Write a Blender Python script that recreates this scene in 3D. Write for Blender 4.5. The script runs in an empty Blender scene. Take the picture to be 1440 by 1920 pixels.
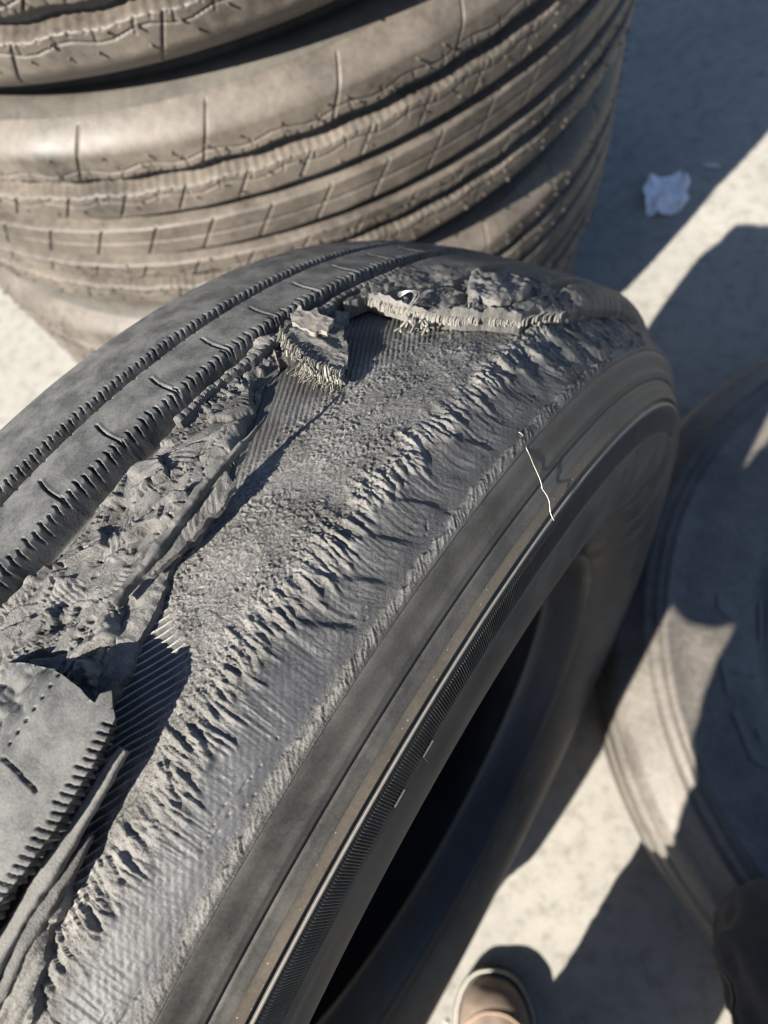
import bpy, bmesh, math, random
import numpy as np
from mathutils import Vector, Matrix

# ------------------------------------------------------------------ camera, light, exposure
SC = bpy.context.scene
COL = SC.collection
random.seed(4)
CAM_H = 1.1001
CAM_ROT = ((0.98404, 0.0, -0.17795), (0.06328, -0.93463, 0.34995), (-0.16631, -0.35562, -0.91971))
cam_data = bpy.data.cameras.new('camera')
cam = bpy.data.objects.new('camera', cam_data)
COL.objects.link(cam)
m = Matrix.Identity(4)
for r in range(3):
    m[r][0] = CAM_ROT[r][0]
    m[r][1] = -CAM_ROT[r][1]
    m[r][2] = -CAM_ROT[r][2]
m[2][3] = CAM_H
cam.matrix_world = m
cam_data.sensor_fit = 'VERTICAL'
cam_data.sensor_height = 24.0
cam_data.sensor_width = 18.0
cam_data.lens = 15.0
cam_data.clip_start = 0.01
cam_data.clip_end = 200.0
cam_data.dof.use_dof = True
cam_data.dof.focus_distance = 0.245
cam_data.dof.aperture_fstop = 5.2
SC.camera = cam

SUN_AZ, SUN_EL = 51.5, 40.0          # heading the light travels towards, height of the sun
world = bpy.data.worlds.new('World')
SC.world = world
world.use_nodes = True
nt = world.node_tree
bg = nt.nodes['Background']
sky = nt.nodes.new('ShaderNodeTexSky')
sky.sky_type = 'NISHITA'
sky.sun_disc = False
sky.ozone_density = 3.5
sky.sun_elevation = math.radians(SUN_EL)
sky.sun_rotation = math.radians(90.0 - (SUN_AZ + 180.0))
nt.links.new(sky.outputs[0], bg.inputs[0])
bg.inputs[1].default_value = 0.052
sun_data = bpy.data.lights.new('sun', 'SUN')
sun_data.energy = 5.0
sun_data.angle = math.radians(0.5)
sun_data.color = (1.0, 0.93, 0.82)
sun = bpy.data.objects.new('sun', sun_data)
COL.objects.link(sun)
ld = Vector((math.cos(math.radians(SUN_AZ)) * math.cos(math.radians(SUN_EL)),
             math.sin(math.radians(SUN_AZ)) * math.cos(math.radians(SUN_EL)),
             -math.sin(math.radians(SUN_EL))))
sun.rotation_euler = ld.to_track_quat('-Z', 'Y').to_euler()
sun.location = (-3, -4, 5)
SC.view_settings.view_transform = 'Standard'
SC.view_settings.look = 'None'
SC.view_settings.exposure = 1.5
SC.view_settings.gamma = 1.0
SC.view_settings.use_curve_mapping = False
SC.cycles.max_bounces = 6
SC.cycles.filter_width = 1.0

# ------------------------------------------------------------------ helpers
rng = np.random.default_rng(11)

def tag(o, label=None, cat=None, group=None, kind=None):
    if label: o['label'] = label
    if cat: o['category'] = cat
    if group: o['group'] = group
    if kind: o['kind'] = kind
    return o

def empty(name, mat):
    o = bpy.data.objects.new(name, None)
    o.empty_display_size = 0.05
    COL.objects.link(o)
    o.matrix_world = mat
    return o

def link_mesh(name, verts, faces, mat, parent=None, smooth=True, attrs=None):
    """verts (n,3) float array, faces: (m,4)/(m,3) int array or list of such arrays"""
    me = bpy.data.meshes.new(name)
    verts = np.asarray(verts, dtype=np.float32)
    if not isinstance(faces, list): faces = [faces]
    faces = [np.asarray(f, dtype=np.int32) for f in faces if len(f)]
    me.vertices.add(len(verts))
    me.vertices.foreach_set('co', verts.ravel())
    loops = np.concatenate([f.ravel() for f in faces])
    tot = np.concatenate([np.full(len(f), f.shape[1], np.int32) for f in faces])
    start = np.concatenate([[0], np.cumsum(tot)[:-1]]).astype(np.int32)
    me.loops.add(len(loops))
    me.loops.foreach_set('vertex_index', loops)
    me.polygons.add(len(tot))
    me.polygons.foreach_set('loop_start', start)
    me.polygons.foreach_set('loop_total', tot)
    me.update(calc_edges=True)
    me.validate()
    me.polygons.foreach_set('use_smooth', np.full(len(me.polygons), smooth))
    if attrs:
        for k, v in attrs.items():
            at = me.attributes.new(k, 'FLOAT', 'POINT')
            at.data.foreach_set('value', np.asarray(v, np.float32))
    if mat: me.materials.append(mat)
    o = bpy.data.objects.new(name, me)
    COL.objects.link(o)
    if parent: o.parent = parent
    return o

def grid_faces(nu, nv, close_u=False):
    """vertex index = u*nv + v ; faces (u,v+1),(u+1,v+1).. counter-clockwise for (v,u) axes"""
    u = np.arange(nu if close_u else nu - 1)
    v = np.arange(nv - 1)
    U, V = np.meshgrid(u, v, indexing='ij')
    U2 = (U + 1) % nu
    a = U * nv + V; b = U * nv + V + 1; c = U2 * nv + V + 1; d = U2 * nv + V
    return np.stack([a, b, c, d], -1).reshape(-1, 4)

class Noise:
    def __init__(self, seed):
        g = np.random.default_rng(seed)
        self.t = g.random((256, 256)).astype(np.float32)
        self.j = g.random((256, 256, 3)).astype(np.float32)
    def val(self, x, y):
        xi = np.floor(x).astype(int); yi = np.floor(y).astype(int)
        fx = x - xi; fy = y - yi
        fx = fx * fx * (3 - 2 * fx); fy = fy * fy * (3 - 2 * fy)
        t = self.t
        a = t[xi % 256, yi % 256]; b = t[(xi + 1) % 256, yi % 256]
        c = t[xi % 256, (yi + 1) % 256]; d = t[(xi + 1) % 256, (yi + 1) % 256]
        return (a * (1 - fx) + b * fx) * (1 - fy) + (c * (1 - fx) + d * fx) * fy
    def fbm(self, x, y, o=4, gain=.5):
        s = 0; a = 1; tot = 0
        for i in range(o):
            s = s + a * self.val(x * 2 ** i + 17.3 * i, y * 2 ** i + 5.1 * i); tot += a; a *= gain
        return s / tot
    def ridged(self, x, y, o=4):
        s = 0; a = 1; tot = 0
        for i in range(o):
            n = 1 - np.abs(2 * self.val(x * 2 ** i + 9.7 * i, y * 2 ** i + 3.3 * i) - 1)
            s = s + a * n * n; tot += a; a *= .5
        return s / tot
    def worley(self, x, y):
        xi = np.floor(x).astype(int); yi = np.floor(y).astype(int)
        f1 = np.full(x.shape, 9.0, np.float32); f2 = f1.copy(); idv = np.zeros(x.shape, np.float32)
        for dx in (-1, 0, 1):
            for dy in (-1, 0, 1):
                J = self.j[(xi + dx) % 256, (yi + dy) % 256]
                d = (xi + dx + J[..., 0] - x) ** 2 + (yi + dy + J[..., 1] - y) ** 2
                near = d < f1
                f2 = np.where(near, f1, np.minimum(f2, d))
                idv = np.where(near, J[..., 2], idv)
                f1 = np.where(near, d, f1)
        return np.sqrt(f1), np.sqrt(f2), idv

N1, N2, N3 = Noise(1), Noise(2), Noise(3)

def sstep(a, b, x):
    t = np.clip((x - a) / (b - a), 0, 1)
    return t * t * (3 - 2 * t)

def polydist(P, X, Y):
    """signed distance (inside negative) to polygon P, for flat arrays X, Y"""
    P = np.asarray(P, float)
    ins = np.zeros(X.shape, bool)
    best = np.full(X.shape, 1e9)
    n = len(P)
    for i in range(n):
        x0, y0 = P[i]; x1, y1 = P[(i + 1) % n]
        cond = ((y0 > Y) != (y1 > Y))
        if y1 != y0:
            xx = (x1 - x0) * (Y - y0) / (y1 - y0) + x0
            ins ^= cond & (X < xx)
        dx, dy = x1 - x0, y1 - y0
        t = np.clip(((X - x0) * dx + (Y - y0) * dy) / (dx * dx + dy * dy + 1e-12), 0, 1)
        best = np.minimum(best, np.hypot(X - x0 - t * dx, Y - y0 - t * dy))
    return np.where(ins, -best, best)

def linedist(P, X, Y):
    """distance to an open polyline and the arc length at the foot point"""
    P = np.asarray(P, float)
    best = np.full(X.shape, 1e9); along = np.zeros(X.shape); L = 0
    for i in range(len(P) - 1):
        x0, y0 = P[i]; x1, y1 = P[i + 1]
        dx, dy = x1 - x0, y1 - y0; l = math.hypot(dx, dy)
        t = np.clip(((X - x0) * dx + (Y - y0) * dy) / (l * l + 1e-12), 0, 1)
        d = np.hypot(X - x0 - t * dx, Y - y0 - t * dy)
        k = d < best
        best = np.where(k, d, best); along = np.where(k, L + t * l, along); L += l
    return best, along

# ------------------------------------------------------------------ materials
def mat_base(name):
    mt = bpy.data.materials.new(name)
    mt.use_nodes = True
    n = mt.node_tree.nodes; l = mt.node_tree.links
    b = n['Principled BSDF']
    tc = n.new('ShaderNodeTexCoord')
    return mt, n, l, b, tc

def noise_node(n, l, tc, scale, detail=4, rough=.6, vec=None):
    t = n.new('ShaderNodeTexNoise')
    t.inputs['Scale'].default_value = scale
    t.inputs['Detail'].default_value = detail
    t.inputs['Roughness'].default_value = rough
    l.new(vec if vec is not None else tc.outputs['Object'], t.inputs['Vector'])
    return t

def ramp(n, l, src, stops):
    r = n.new('ShaderNodeValToRGB')
    el = r.color_ramp.elements
    while len(el) < len(stops): el.new(0.5)
    for e, (p, c) in zip(el, stops):
        e.position = p
        e.color = (c[0], c[1], c[2], 1) if hasattr(c, '__len__') else (c, c, c, 1)
    l.new(src, r.inputs[0])
    return r

def mixc(n, l, fac, a, b, mode='MIX'):
    mx = n.new('ShaderNodeMix'); mx.data_type = 'RGBA'; mx.blend_type = mode
    for sock, v in ((mx.inputs[0], fac), (mx.inputs[6], a), (mx.inputs[7], b)):
        if hasattr(v, 'is_linked') or hasattr(v, 'links'): l.new(v, sock)
        elif hasattr(v, '__len__'): sock.default_value = (v[0], v[1], v[2], 1)
        else: sock.default_value = v
    return mx.outputs[2]

def rubber(name, dark, dust, coarse=40, fine=900, lo=.35, hi=.65, rough=.62, bump=.15, bdist=.0006, spec=.4, stretch=None, speck=0.0):
    mt, n, l, b, tc = mat_base(name)
    vec = None
    if stretch:
        mp = n.new('ShaderNodeMapping'); mp.inputs['Scale'].default_value = stretch
        l.new(tc.outputs['Object'], mp.inputs[0]); vec = mp.outputs[0]
    a = noise_node(n, l, tc, coarse, 6, .65, vec)
    f = noise_node(n, l, tc, fine, 3, .7, vec)
    ra = ramp(n, l, a.outputs[0], [(lo, 0.0), (hi, 1.0)])
    rf = ramp(n, l, f.outputs[0], [(.3, 0.0), (.75, 1.0)])
    fac = mixc(n, l, .45, ra.outputs[0], rf.outputs[0])
    col = mixc(n, l, fac, dark, dust)
    if speck:
        vo = n.new('ShaderNodeTexVoronoi'); vo.inputs['Scale'].default_value = speck
        l.new(tc.outputs['Object'], vo.inputs['Vector'])
        rs = ramp(n, l, vo.outputs['Distance'], [(.05, 1.0), (.13, 0.0)])
        col = mixc(n, l, rs.outputs[0], col, (.42, .40, .36))
    l.new(col, b.inputs['Base Color'])
    rr = ramp(n, l, a.outputs[0], [(.3, rough - .12), (.7, rough + .12)])
    l.new(rr.outputs[0], b.inputs['Roughness'])
    b.inputs['Specular IOR Level'].default_value = spec
    bp = n.new('ShaderNodeBump'); bp.inputs['Strength'].default_value = bump; bp.inputs['Distance'].default_value = bdist
    l.new(f.outputs[0], bp.inputs['Height'])
    l.new(bp.outputs[0], b.inputs['Normal'])
    return mt

def plain(name, col, rough=.6, metal=0.0, spec=.4):
    mt, n, l, b, tc = mat_base(name)
    t = noise_node(n, l, tc, 300, 3)
    c = mixc(n, l, t.outputs[0], [x * .75 for x in col], [min(1, x * 1.25) for x in col])
    l.new(c, b.inputs['Base Color'])
    b.inputs['Roughness'].default_value = rough
    b.inputs['Metallic'].default_value = metal
    b.inputs['Specular IOR Level'].default_value = spec
    return mt

M = {}
M['torn'] = rubber('torn_rubber', (.06, .06, .06), (.19, .185, .175), coarse=60, fine=1400, rough=.7, bump=.6, bdist=.0006)
M['torn_warm'] = rubber('torn_rubber_dusty', (.12, .115, .105), (.27, .25, .22), coarse=50, fine=1200, rough=.75, bump=.35, bdist=.0004)
M['tread'] = rubber('worn_tread', (.040, .042, .043), (.160, .160, .155), coarse=70, fine=1100, lo=.40, hi=.62, rough=.62, bump=.5, bdist=.0004, spec=.25)
M['side'] = rubber('sidewall_rubber', (.030, .030, .029), (.105, .10, .092), coarse=35, fine=900, lo=.40, hi=.62, rough=.55, bump=.15, bdist=.0003)
M['side_clean'] = rubber('sidewall_dark', (.035, .036, .038), (.07, .07, .068), coarse=25, fine=500, rough=.5, bump=.05)
M['inner'] = rubber('inner_liner', (.016, .017, .02), (.03, .032, .036), coarse=20, fine=300, rough=.5, bump=.04, spec=.55)
M['stack'] = rubber('dusty_new_tread', (.032, .028, .024), (.150, .128, .106), coarse=11, fine=120, lo=.38, hi=.64, rough=.55, bump=.15, bdist=.0008, spec=.5)
M['stack_side'] = rubber('dusty_new_sidewall', (.05, .047, .043), (.12, .11, .095), coarse=12, fine=120, rough=.55, bump=.1)
M['flat'] = rubber('flat_tyre_rubber', (.055, .051, .047), (.19, .17, .147), coarse=10, fine=140, rough=.5, bump=.1, spec=.5)
M['cord_dark'] = plain('rubbery_cord', (.10, .095, .085), .55, .0, .5)
M['cord'] = plain('brass_coated_cord', (.30, .285, .25), .45, .2, .5)
M['wire'] = plain('bare_steel_wire', (.42, .41, .39), .4, .5, .5)
M['ring'] = plain('painted_lit_edge_ring', (.26, .24, .215), .6)  # pale colour paints the slot edge as if catching the sun
def belt_mat():
    mt, n, l, b, tc = mat_base('torn_belt_rubber')
    def attr(k):
        a = n.new('ShaderNodeAttribute'); a.attribute_name = k; return a.outputs['Fac']
    c = noise_node(n, l, tc, 55, 6, .65); f = noise_node(n, l, tc, 1300, 3, .7); m2 = noise_node(n, l, tc, 420, 4, .75)
    rc = ramp(n, l, c.outputs[0], [(.33, 0.0), (.67, 1.0)])
    rf = ramp(n, l, f.outputs[0], [(.3, 0.0), (.72, 1.0)])
    fac = mixc(n, l, .45, rc.outputs[0], rf.outputs[0])
    base = mixc(n, l, fac, (.020, .020, .021), (.118, .116, .112))
    dusty = mixc(n, l, fac, (.038, .037, .036), (.27, .262, .246))
    smooth_ = mixc(n, l, fac, (.020, .022, .026), (.082, .085, .092))
    x = mixc(n, l, attr('dusty'), base, dusty)
    x = mixc(n, l, attr('smoothed'), x, smooth_)
    x = mixc(n, l, attr('cordmask'), x, (.42, .41, .39))
    l.new(x, b.inputs['Base Color'])
    rg = mixc(n, l, attr('smoothed'), (.60, .60, .60), (.56, .56, .56))
    l.new(rg, b.inputs['Roughness'])
    b.inputs['Specular IOR Level'].default_value = .45
    bp = n.new('ShaderNodeBump'); bp.inputs['Strength'].default_value = .65; bp.inputs['Distance'].default_value = .0008
    add = n.new('ShaderNodeMath'); add.operation = 'ADD'
    l.new(f.outputs[0], add.inputs[0]); l.new(m2.outputs[0], add.inputs[1])
    bs = n.new('ShaderNodeMath'); bs.operation = 'MULTIPLY_ADD'; bs.inputs[1].default_value = -.55; bs.inputs[2].default_value = .68
    l.new(attr('smoothed'), bs.inputs[0]); l.new(bs.outputs[0], bp.inputs['Strength'])
    l.new(add.outputs[0], bp.inputs['Height']); l.new(bp.outputs[0], b.inputs['Normal'])
    return mt
M['belt'] = belt_mat()
M['dusty'] = rubber('dusty_brown_band', (.070, .060, .048), (.165, .142, .11), coarse=30, fine=600, rough=.65, bump=.12, bdist=.0003, speck=300)

# ------------------------------------------------------------------ ground
def concrete():
    mt, n, l, b, tc = mat_base('concrete')
    a = noise_node(n, l, tc, 3.0, 6, .6)
    c = noise_node(n, l, tc, 38.0, 6, .7)
    f = noise_node(n, l, tc, 420.0, 3, .7)
    ra = ramp(n, l, a.outputs[0], [(.3, (.29, .281, .26)), (.7, (.385, .371, .337))])
    rc = ramp(n, l, c.outputs[0], [(.30, (.60, .60, .60)), (.5, (.92, .92, .91)), (.7, (1.0, 1.0, 1.0))])
    rf = ramp(n, l, f.outputs[0], [(.28, (.72, .71, .70)), (.55, (1.0, 1.0, 1.0))])
    x = mixc(n, l, 1.0, ra.outputs[0], rc.outputs[0], 'MULTIPLY')
    x = mixc(n, l, 1.0, x, rf.outputs[0], 'MULTIPLY')
    s = noise_node(n, l, tc, 6.5, 5, .7)
    rs = ramp(n, l, s.outputs[0], [(.58, 0.0), (.72, 1.0)])
    x = mixc(n, l, mixc(n, l, .55, (0, 0, 0), rs.outputs[0]), x, (.20, .195, .19))
    l.new(x, b.inputs['Base Color'])
    b.inputs['Roughness'].default_value = .85
    b.inputs['Specular IOR Level'].default_value = .25
    bp = n.new('ShaderNodeBump'); bp.inputs['Strength'].default_value = .5; bp.inputs['Distance'].default_value = .003
    add = n.new('ShaderNodeMath'); add.operation = 'ADD'
    l.new(c.outputs[0], add.inputs[0]); l.new(f.outputs[0], add.inputs[1])
    l.new(add.outputs[0], bp.inputs['Height']); l.new(bp.outputs[0], b.inputs['Normal'])
    return mt
M['concrete'] = concrete()
gv = [(-60, -60, 0), (60, -60, 0), (60, 60, 0), (-60, 60, 0)]
tag(link_mesh('concrete_ground', gv, np.array([[0, 1, 2, 3]]), M['concrete'], smooth=False), kind='structure')

# grit lying about
gr = []; gf = []
for i in range(2600):
    a = rng.uniform(-.9, 1.3); b_ = rng.uniform(-.7, 2.6)
    s = rng.uniform(.0006, .0022) * (2.2 if rng.random() < .05 else 1)
    k = len(gr)
    h = rng.normal(0, .25, (6, 3)) + np.array([(1, 0, 0), (-1, 0, 0), (0, 1, 0), (0, -1, 0), (0, 0, .8), (0, 0, -.4)])
    gr += [(a + s * q[0], b_ + s * q[1], s * .35 + s * q[2]) for q in h]
    gf += [(k + p, k + q, k + r_) for p, q, r_ in ((0, 2, 4), (2, 1, 4), (1, 3, 4), (3, 0, 4), (2, 0, 5), (1, 2, 5), (3, 1, 5), (0, 3, 5))]
tag(link_mesh('grit', gr, np.array(gf), plain('grit_stone', (.42, .40, .37), .8), smooth=False), kind='stuff')

# ------------------------------------------------------------------ stacked tyres
SR = 0.5245
SXY = (-0.346, 0.983)

def tri(x):
    x = x - np.floor(x)
    return np.clip(np.abs(x * 4 - 2) - 1, -.6, .6) / .6

def revolve(prof, nseg, th0=0.0, th1=2 * math.pi):
    """prof (r, z) outer-skin order; closed ring; axis along local z"""
    full = abs(th1 - th0 - 2 * math.pi) < 1e-6
    th = np.linspace(th0, th1, nseg, endpoint=not full)
    P = np.asarray(prof, float)
    c, s = np.cos(th)[:, None], np.sin(th)[:, None]
    v = np.stack([P[None, :, 0] * c, P[None, :, 0] * s, np.repeat(P[None, :, 1], nseg, 0)], -1)
    return v.reshape(-1, 3), grid_faces(nseg, len(P), full)

def stack_tread_mesh():
    nz = 250
    th = np.concatenate([np.linspace(-2.45, .15, 1320, endpoint=False), np.linspace(.15, 2 * math.pi - 2.45, 480, endpoint=False)])
    nth = len(th)
    z = np.linspace(-.116, .116, nz)
    T, Z = np.meshgrid(th, z, indexing='ij')
    S = T * SR
    circ = 2 * math.pi * SR
    def per(p): return circ / round(circ / p)
    r = SR - .0025 * (Z / .1) ** 2
    az = np.abs(Z)
    sh = np.clip((az - .092) / .024, 0, 1)
    r = r - .022 * sh ** 1.6
    dep = np.zeros_like(r)
    zz = .0011 * tri(S / per(.060))
    for c, wd, d, zig in ((.062, .0092, .016, 1), (-.062, .0092, .016, 1), (.021, .0082, .014, .25), (-.027, .0082, .014, .25)):
        wallrib = .0013 * np.sin(2 * math.pi * S / per(.0085)) if zig == 1 else .0007 * np.sin(2 * math.pi * S / per(.060))
        q = np.abs(Z - c - zz * zig)
        prof_ = sstep(wd + .0008, wd - (.0066 if zig == 1 else .0062), q)
        dep = np.maximum(dep, d * prof_ + wallrib * prof_ * (1 - prof_) * 4)
    for c in (.062, -.062):
        for o in (-.0165, .0165):
            q = np.abs(Z - c - o - zz * 1.9)
            dep = np.maximum(dep, .0018 * (1 - sstep(.0002, .0010, q)))
            k = (S / per(.030) + .31 * np.sign(o)) % 1
            a_ = (Z - c) * np.sign(o)
            dep = np.maximum(dep, np.where((a_ > .0105) & (a_ < .0195),   .0012 * (1 - sstep(.02, .055, np.abs(k - .5 + a_ * 6 - .08))), 0))
            dep = np.maximum(dep, np.where((a_ > .0075) & (a_ < .0118), .0013 * (1 - sstep(.05, .14, np.abs(((S / per(.0125)) % 1) - .5))), 0))
    q = np.abs(Z + .003)
    dep = np.maximum(dep, .0018 * (1 - sstep(.0004, .0014, q)))
    for lo, hi, p, sl in ((.070, .112, .118, -.50), (-.112, -.070, .118, -.50), (.030, .056, .059, -.75), (-.056, -.035, .059, -.75), (-.020, .014, .059, -.75)):
        k = ((S + sl * Z + (0.02 if lo < 0 else 0)) / per(p)) % 1
        dist = np.abs(k - .5) * per(p)
        m_ = sstep(lo, lo + .002, Z) * (1 - sstep(hi - .002, hi, Z))
        dep = np.maximum(dep, m_ * (.0022 if p > .1 else .0028) * (1 - sstep(.0004, .0015, dist)))
    r = r - dep + .0003 * (N1.fbm(S * 40, Z * 40) - .5)
    v = np.stack([r * np.cos(T), r * np.sin(T), Z], -1).reshape(-1, 3)
    return v, grid_faces(nth, nz, True)

sv, sf = stack_tread_mesh()
side_prof = [(.5005, .1155), (.490, .1205), (.478, .1225), (.474, .1205), (.470, .1235), (.455, .1275), (.44, .1295), (.42, .1302),
             (.405, .1295), (.40, .1315), (.396, .1292), (.37, .1275), (.345, .122), (.33, .1165), (.325, .1185), (.32, .113), (.305, .104), (.296, .097), (.292, .070),
             (.30, .068), (.34, .095), (.40, .108), (.455, .092), (.485, .05)]
full = side_prof + [(r, -z) for r, z in reversed(side_prof)]
cv, cf = revolve(full[::-1], 260)

def vent_hairs():
    v = []; f = []
    g = np.random.default_rng(5)
    for c in (.078, .045, -.045, -.079, .088, -.088, .0365, -.0365):
        nn = int(2 * math.pi * SR / .031)
        for i in range(nn):
            if g.random() < .18: continue
            a = (i + g.uniform(-.25, .25)) / nn * 2 * math.pi
            z = c + g.normal(0, .0022)
            R0 = SR - .0012; ln = g.uniform(.002, .0045); w = .0009
            d = g.normal(0, .35, 2)
            k = len(v)
            for rr, ww, t in ((R0, w, 0), (R0 + ln, w * .7, 1)):
                for ca, cz in ((-1, -1), (1, -1), (1, 1), (-1, 1)):
                    aa = a + (ca * ww + d[0] * ln * t) / SR
                    v.append((rr * math.cos(aa), rr * math.sin(aa), z + cz * ww + d[1] * ln * t))
            f += [(k, k + 1, k + 5, k + 4), (k + 1, k + 2, k + 6, k + 5), (k + 2, k + 3, k + 7, k + 6), (k + 3, k, k + 4, k + 7), (k + 4, k + 5, k + 6, k + 7)]
    return v, np.array(f)
hv, hf = vent_hairs()
proto = None
stack_spec = [(.9125, (0.004, -.002), .21, 'dusty truck tyre topmost in the stack, cut off by the upper left corner'),
              (.652, (0, 0), 0.0, 'dusty truck tyre second from the top of the stack, fully lit zigzag tread'),
              (.3914, (-.007, -.008), -.17, 'dusty truck tyre third from the top of the stack, half shaded below the overhang'),
              (.1307, (-.03, .0), .30, 'dusty truck tyre at the bottom of the stack, resting on the concrete')]
for z, (dx, dy), rot, lab in stack_spec:
    mt_ = Matrix.Translation((SXY[0] + dx, SXY[1] + dy, z)) @ Matrix.Rotation(rot, 4, 'Z')
    e = empty('stacked_tyre', mt_)
    tag(e, lab, 'tyre', 'truck tyres piled in a stack')
    if proto is None:
        t_ = link_mesh('tread', sv, sf, M['stack'], e)
        c_ = link_mesh('casing', cv, cf, M['stack_side'], e)
        h_ = link_mesh('vent_hairs', hv, hf, M['stack'], e, smooth=False)
        tag(h_, kind='stuff')
        proto = (t_, c_, h_)
    else:
        for o in proto:
            c = o.copy(); COL.objects.link(c); c.parent = e

# ------------------------------------------------------------------ tyre lying flat at the right
FX, FY = .655, .147
fl = empty('flat_tyre', Matrix.Translation((FX, FY, 0)))
tag(fl, 'black truck tyre lying flat on the concrete, sidewall up with raised lettering', 'tyre')
fp = [(.30, .19), (.296, .20), (.300, .212), (.312, .222), (.318, .2235), (.322, .228), (.327, .2245), (.345, .233), (.365, .240), (.392, .2455), (.42, .2475), (.445, .2465),
      (.4475, .2485), (.451, .2455), (.456, .2445), (.4585, .2465), (.462, .2425), (.470, .2395), (.4725, .2415), (.476, .2365), (.490, .230), (.497, .2245),
      (.502, .2235), (.509, .216), (.5135, .206), (.516, .200), (.5150, .1925), (.5105, .1915), (.5100, .1835), (.5185, .1825), (.5215, .172), (.522, .153), (.511, .151), (.511, .142), (.523, .140),
      (.5235, .108), (.512, .106), (.512, .098), (.522, .096), (.5205, .064), (.510, .062), (.510, .054), (.517, .052), (.512, .040), (.50, .025), (.47, .006), (.43, .001), (.38, .004), (.32, .03), (.295, .05),
      (.30, .055), (.36, .03), (.44, .03), (.485, .07), (.49, .125), (.485, .18), (.44, .222), (.37, .214), (.31, .185), (.30, .19)]
# dense resample keeps the rings crisp
v, f = revolve(fp[::-1], 520)
link_mesh('casing', v, f, M['flat'], fl)

M['letter'] = rubber('raised_letter_rubber', (.085, .081, .075), (.20, .187, .168), coarse=10, fine=140, rough=.6)
def plate(name, pts, z0, z1, mat, parent, tilt=None):
    """raised flat shape: polygon pts (x,y) extruded from z0 to z1 (list z per point allowed)"""
    n = len(pts)
    z0 = z0 if hasattr(z0, '__len__') else [z0] * n; z1 = z1 if hasattr(z1, '__len__') else [z1] * n
    vs = [(x, y, z) for (x, y), z in zip(pts, z0)] + [(x, y, z) for (x, y), z in zip(pts, z1)]
    bm = bmesh.new()
    bv = [bm.verts.new(q) for q in vs]
    bm.faces.new(bv[n:]); bm.faces.new(bv[:n][::-1])
    for i in range(n):
        bm.faces.new((bv[i], bv[(i + 1) % n], bv[n + (i + 1) % n], bv[n + i]))
    bmesh.ops.recalc_face_normals(bm, faces=bm.faces)
    me = bpy.data.meshes.new(name); bm.to_mesh(me); bm.free()
    me.materials.append(mat)
    o = bpy.data.objects.new(name, me); COL.objects.link(o)
    if parent: o.parent = parent
    return o
LETTERS = [[(0.2719, 0.2126), (0.303, 0.1929), (0.2846, 0.1823), (0.27, 0.1954)], [(0.2676, 0.1409), (0.3028, 0.1333), (0.3061, 0.1132), (0.2701, 0.1205)], [(0.2663, 0.1293), (0.276, 0.1297), (0.2795, 0.089), (0.2688, 0.0884)],
           [(0.2716, 0.072), (0.28, 0.0737), (0.2917, 0.0327), (0.304, 0.019), (0.3029, 0.0103), (0.2869, 0.0179)], [(0.2972, 0.0536), (0.3074, 0.0524), (0.3068, 0.0394), (0.2998, 0.0378)], [(0.3249, 0.2104), (0.33, 0.2119), (0.3226, 0.1572), (0.3184, 0.1571)]]
for L in LETTERS:
    q = [(x - FX, y - FY) for x, y in L]
    zs = [float(np.interp(math.hypot(x, y), [.312, .327, .345, .365, .392, .42, .445], [.222, .2245, .233, .240, .2455, .2475, .2465])) for x, y in q]
    plate('raised_letter', q, [z - .004 for z in zs], [z + .0022 for z in zs], M['letter'], fl)

# ------------------------------------------------------------------ crumpled paper scrap
def paper():
    n = 46
    u = np.linspace(-1, 1, n); X, Y = np.meshgrid(u, u, indexing='ij')
    ang = np.arctan2(Y, X); rad = np.hypot(X, Y)
    lim = .50 + .55 * N2.fbm(np.cos(ang) * 1.3 + 5, np.sin(ang) * 1.3 + 9, 3)
    x = X * .5; y = Y * .5
    cr = N1.ridged(X * 1.7 + 3, Y * 1.7 + 8, 4)
    fold = np.abs(((X * 1.9 + Y * .8 + N3.fbm(X + 3, Y, 3) * 2) % 1) - .5)
    z = .003 + .030 * cr ** 1.3 + .034 * fold * (1 - .3 * rad)
    px = .058 * X + .018 * (N2.fbm(X * 3, Y * 3, 3) - .5); py = .078 * Y + .022 * (N3.fbm(X * 3, Y * 3, 3) - .5)
    keep = (rad < lim)
    F = grid_faces(n, n); k = keep.ravel()
    F = F[k[F].all(1)]
    zz = np.maximum(z - .014, .0015)
    used = np.unique(F); remap = -np.ones(n * n, int); remap[used] = np.arange(len(used))
    V = np.stack([px, py, zz], -1).reshape(-1, 3)[used]
    return V, remap[F][:, ::-1]
pv, pf = paper()
po = link_mesh('paper_scrap', pv, pf, rubber('crumpled_paper', (.72, .74, .78), (.88, .89, .92), coarse=60, fine=300, rough=.8, bump=.2), smooth=False)
po.location = (.345, 1.135, .002); po.rotation_euler = (0, 0, -.55)
tag(po, 'crumpled whitish paper scrap lying in the shade on the concrete', 'paper')
sol = po.modifiers.new('thickness', 'SOLIDIFY'); sol.thickness = .0008

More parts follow.
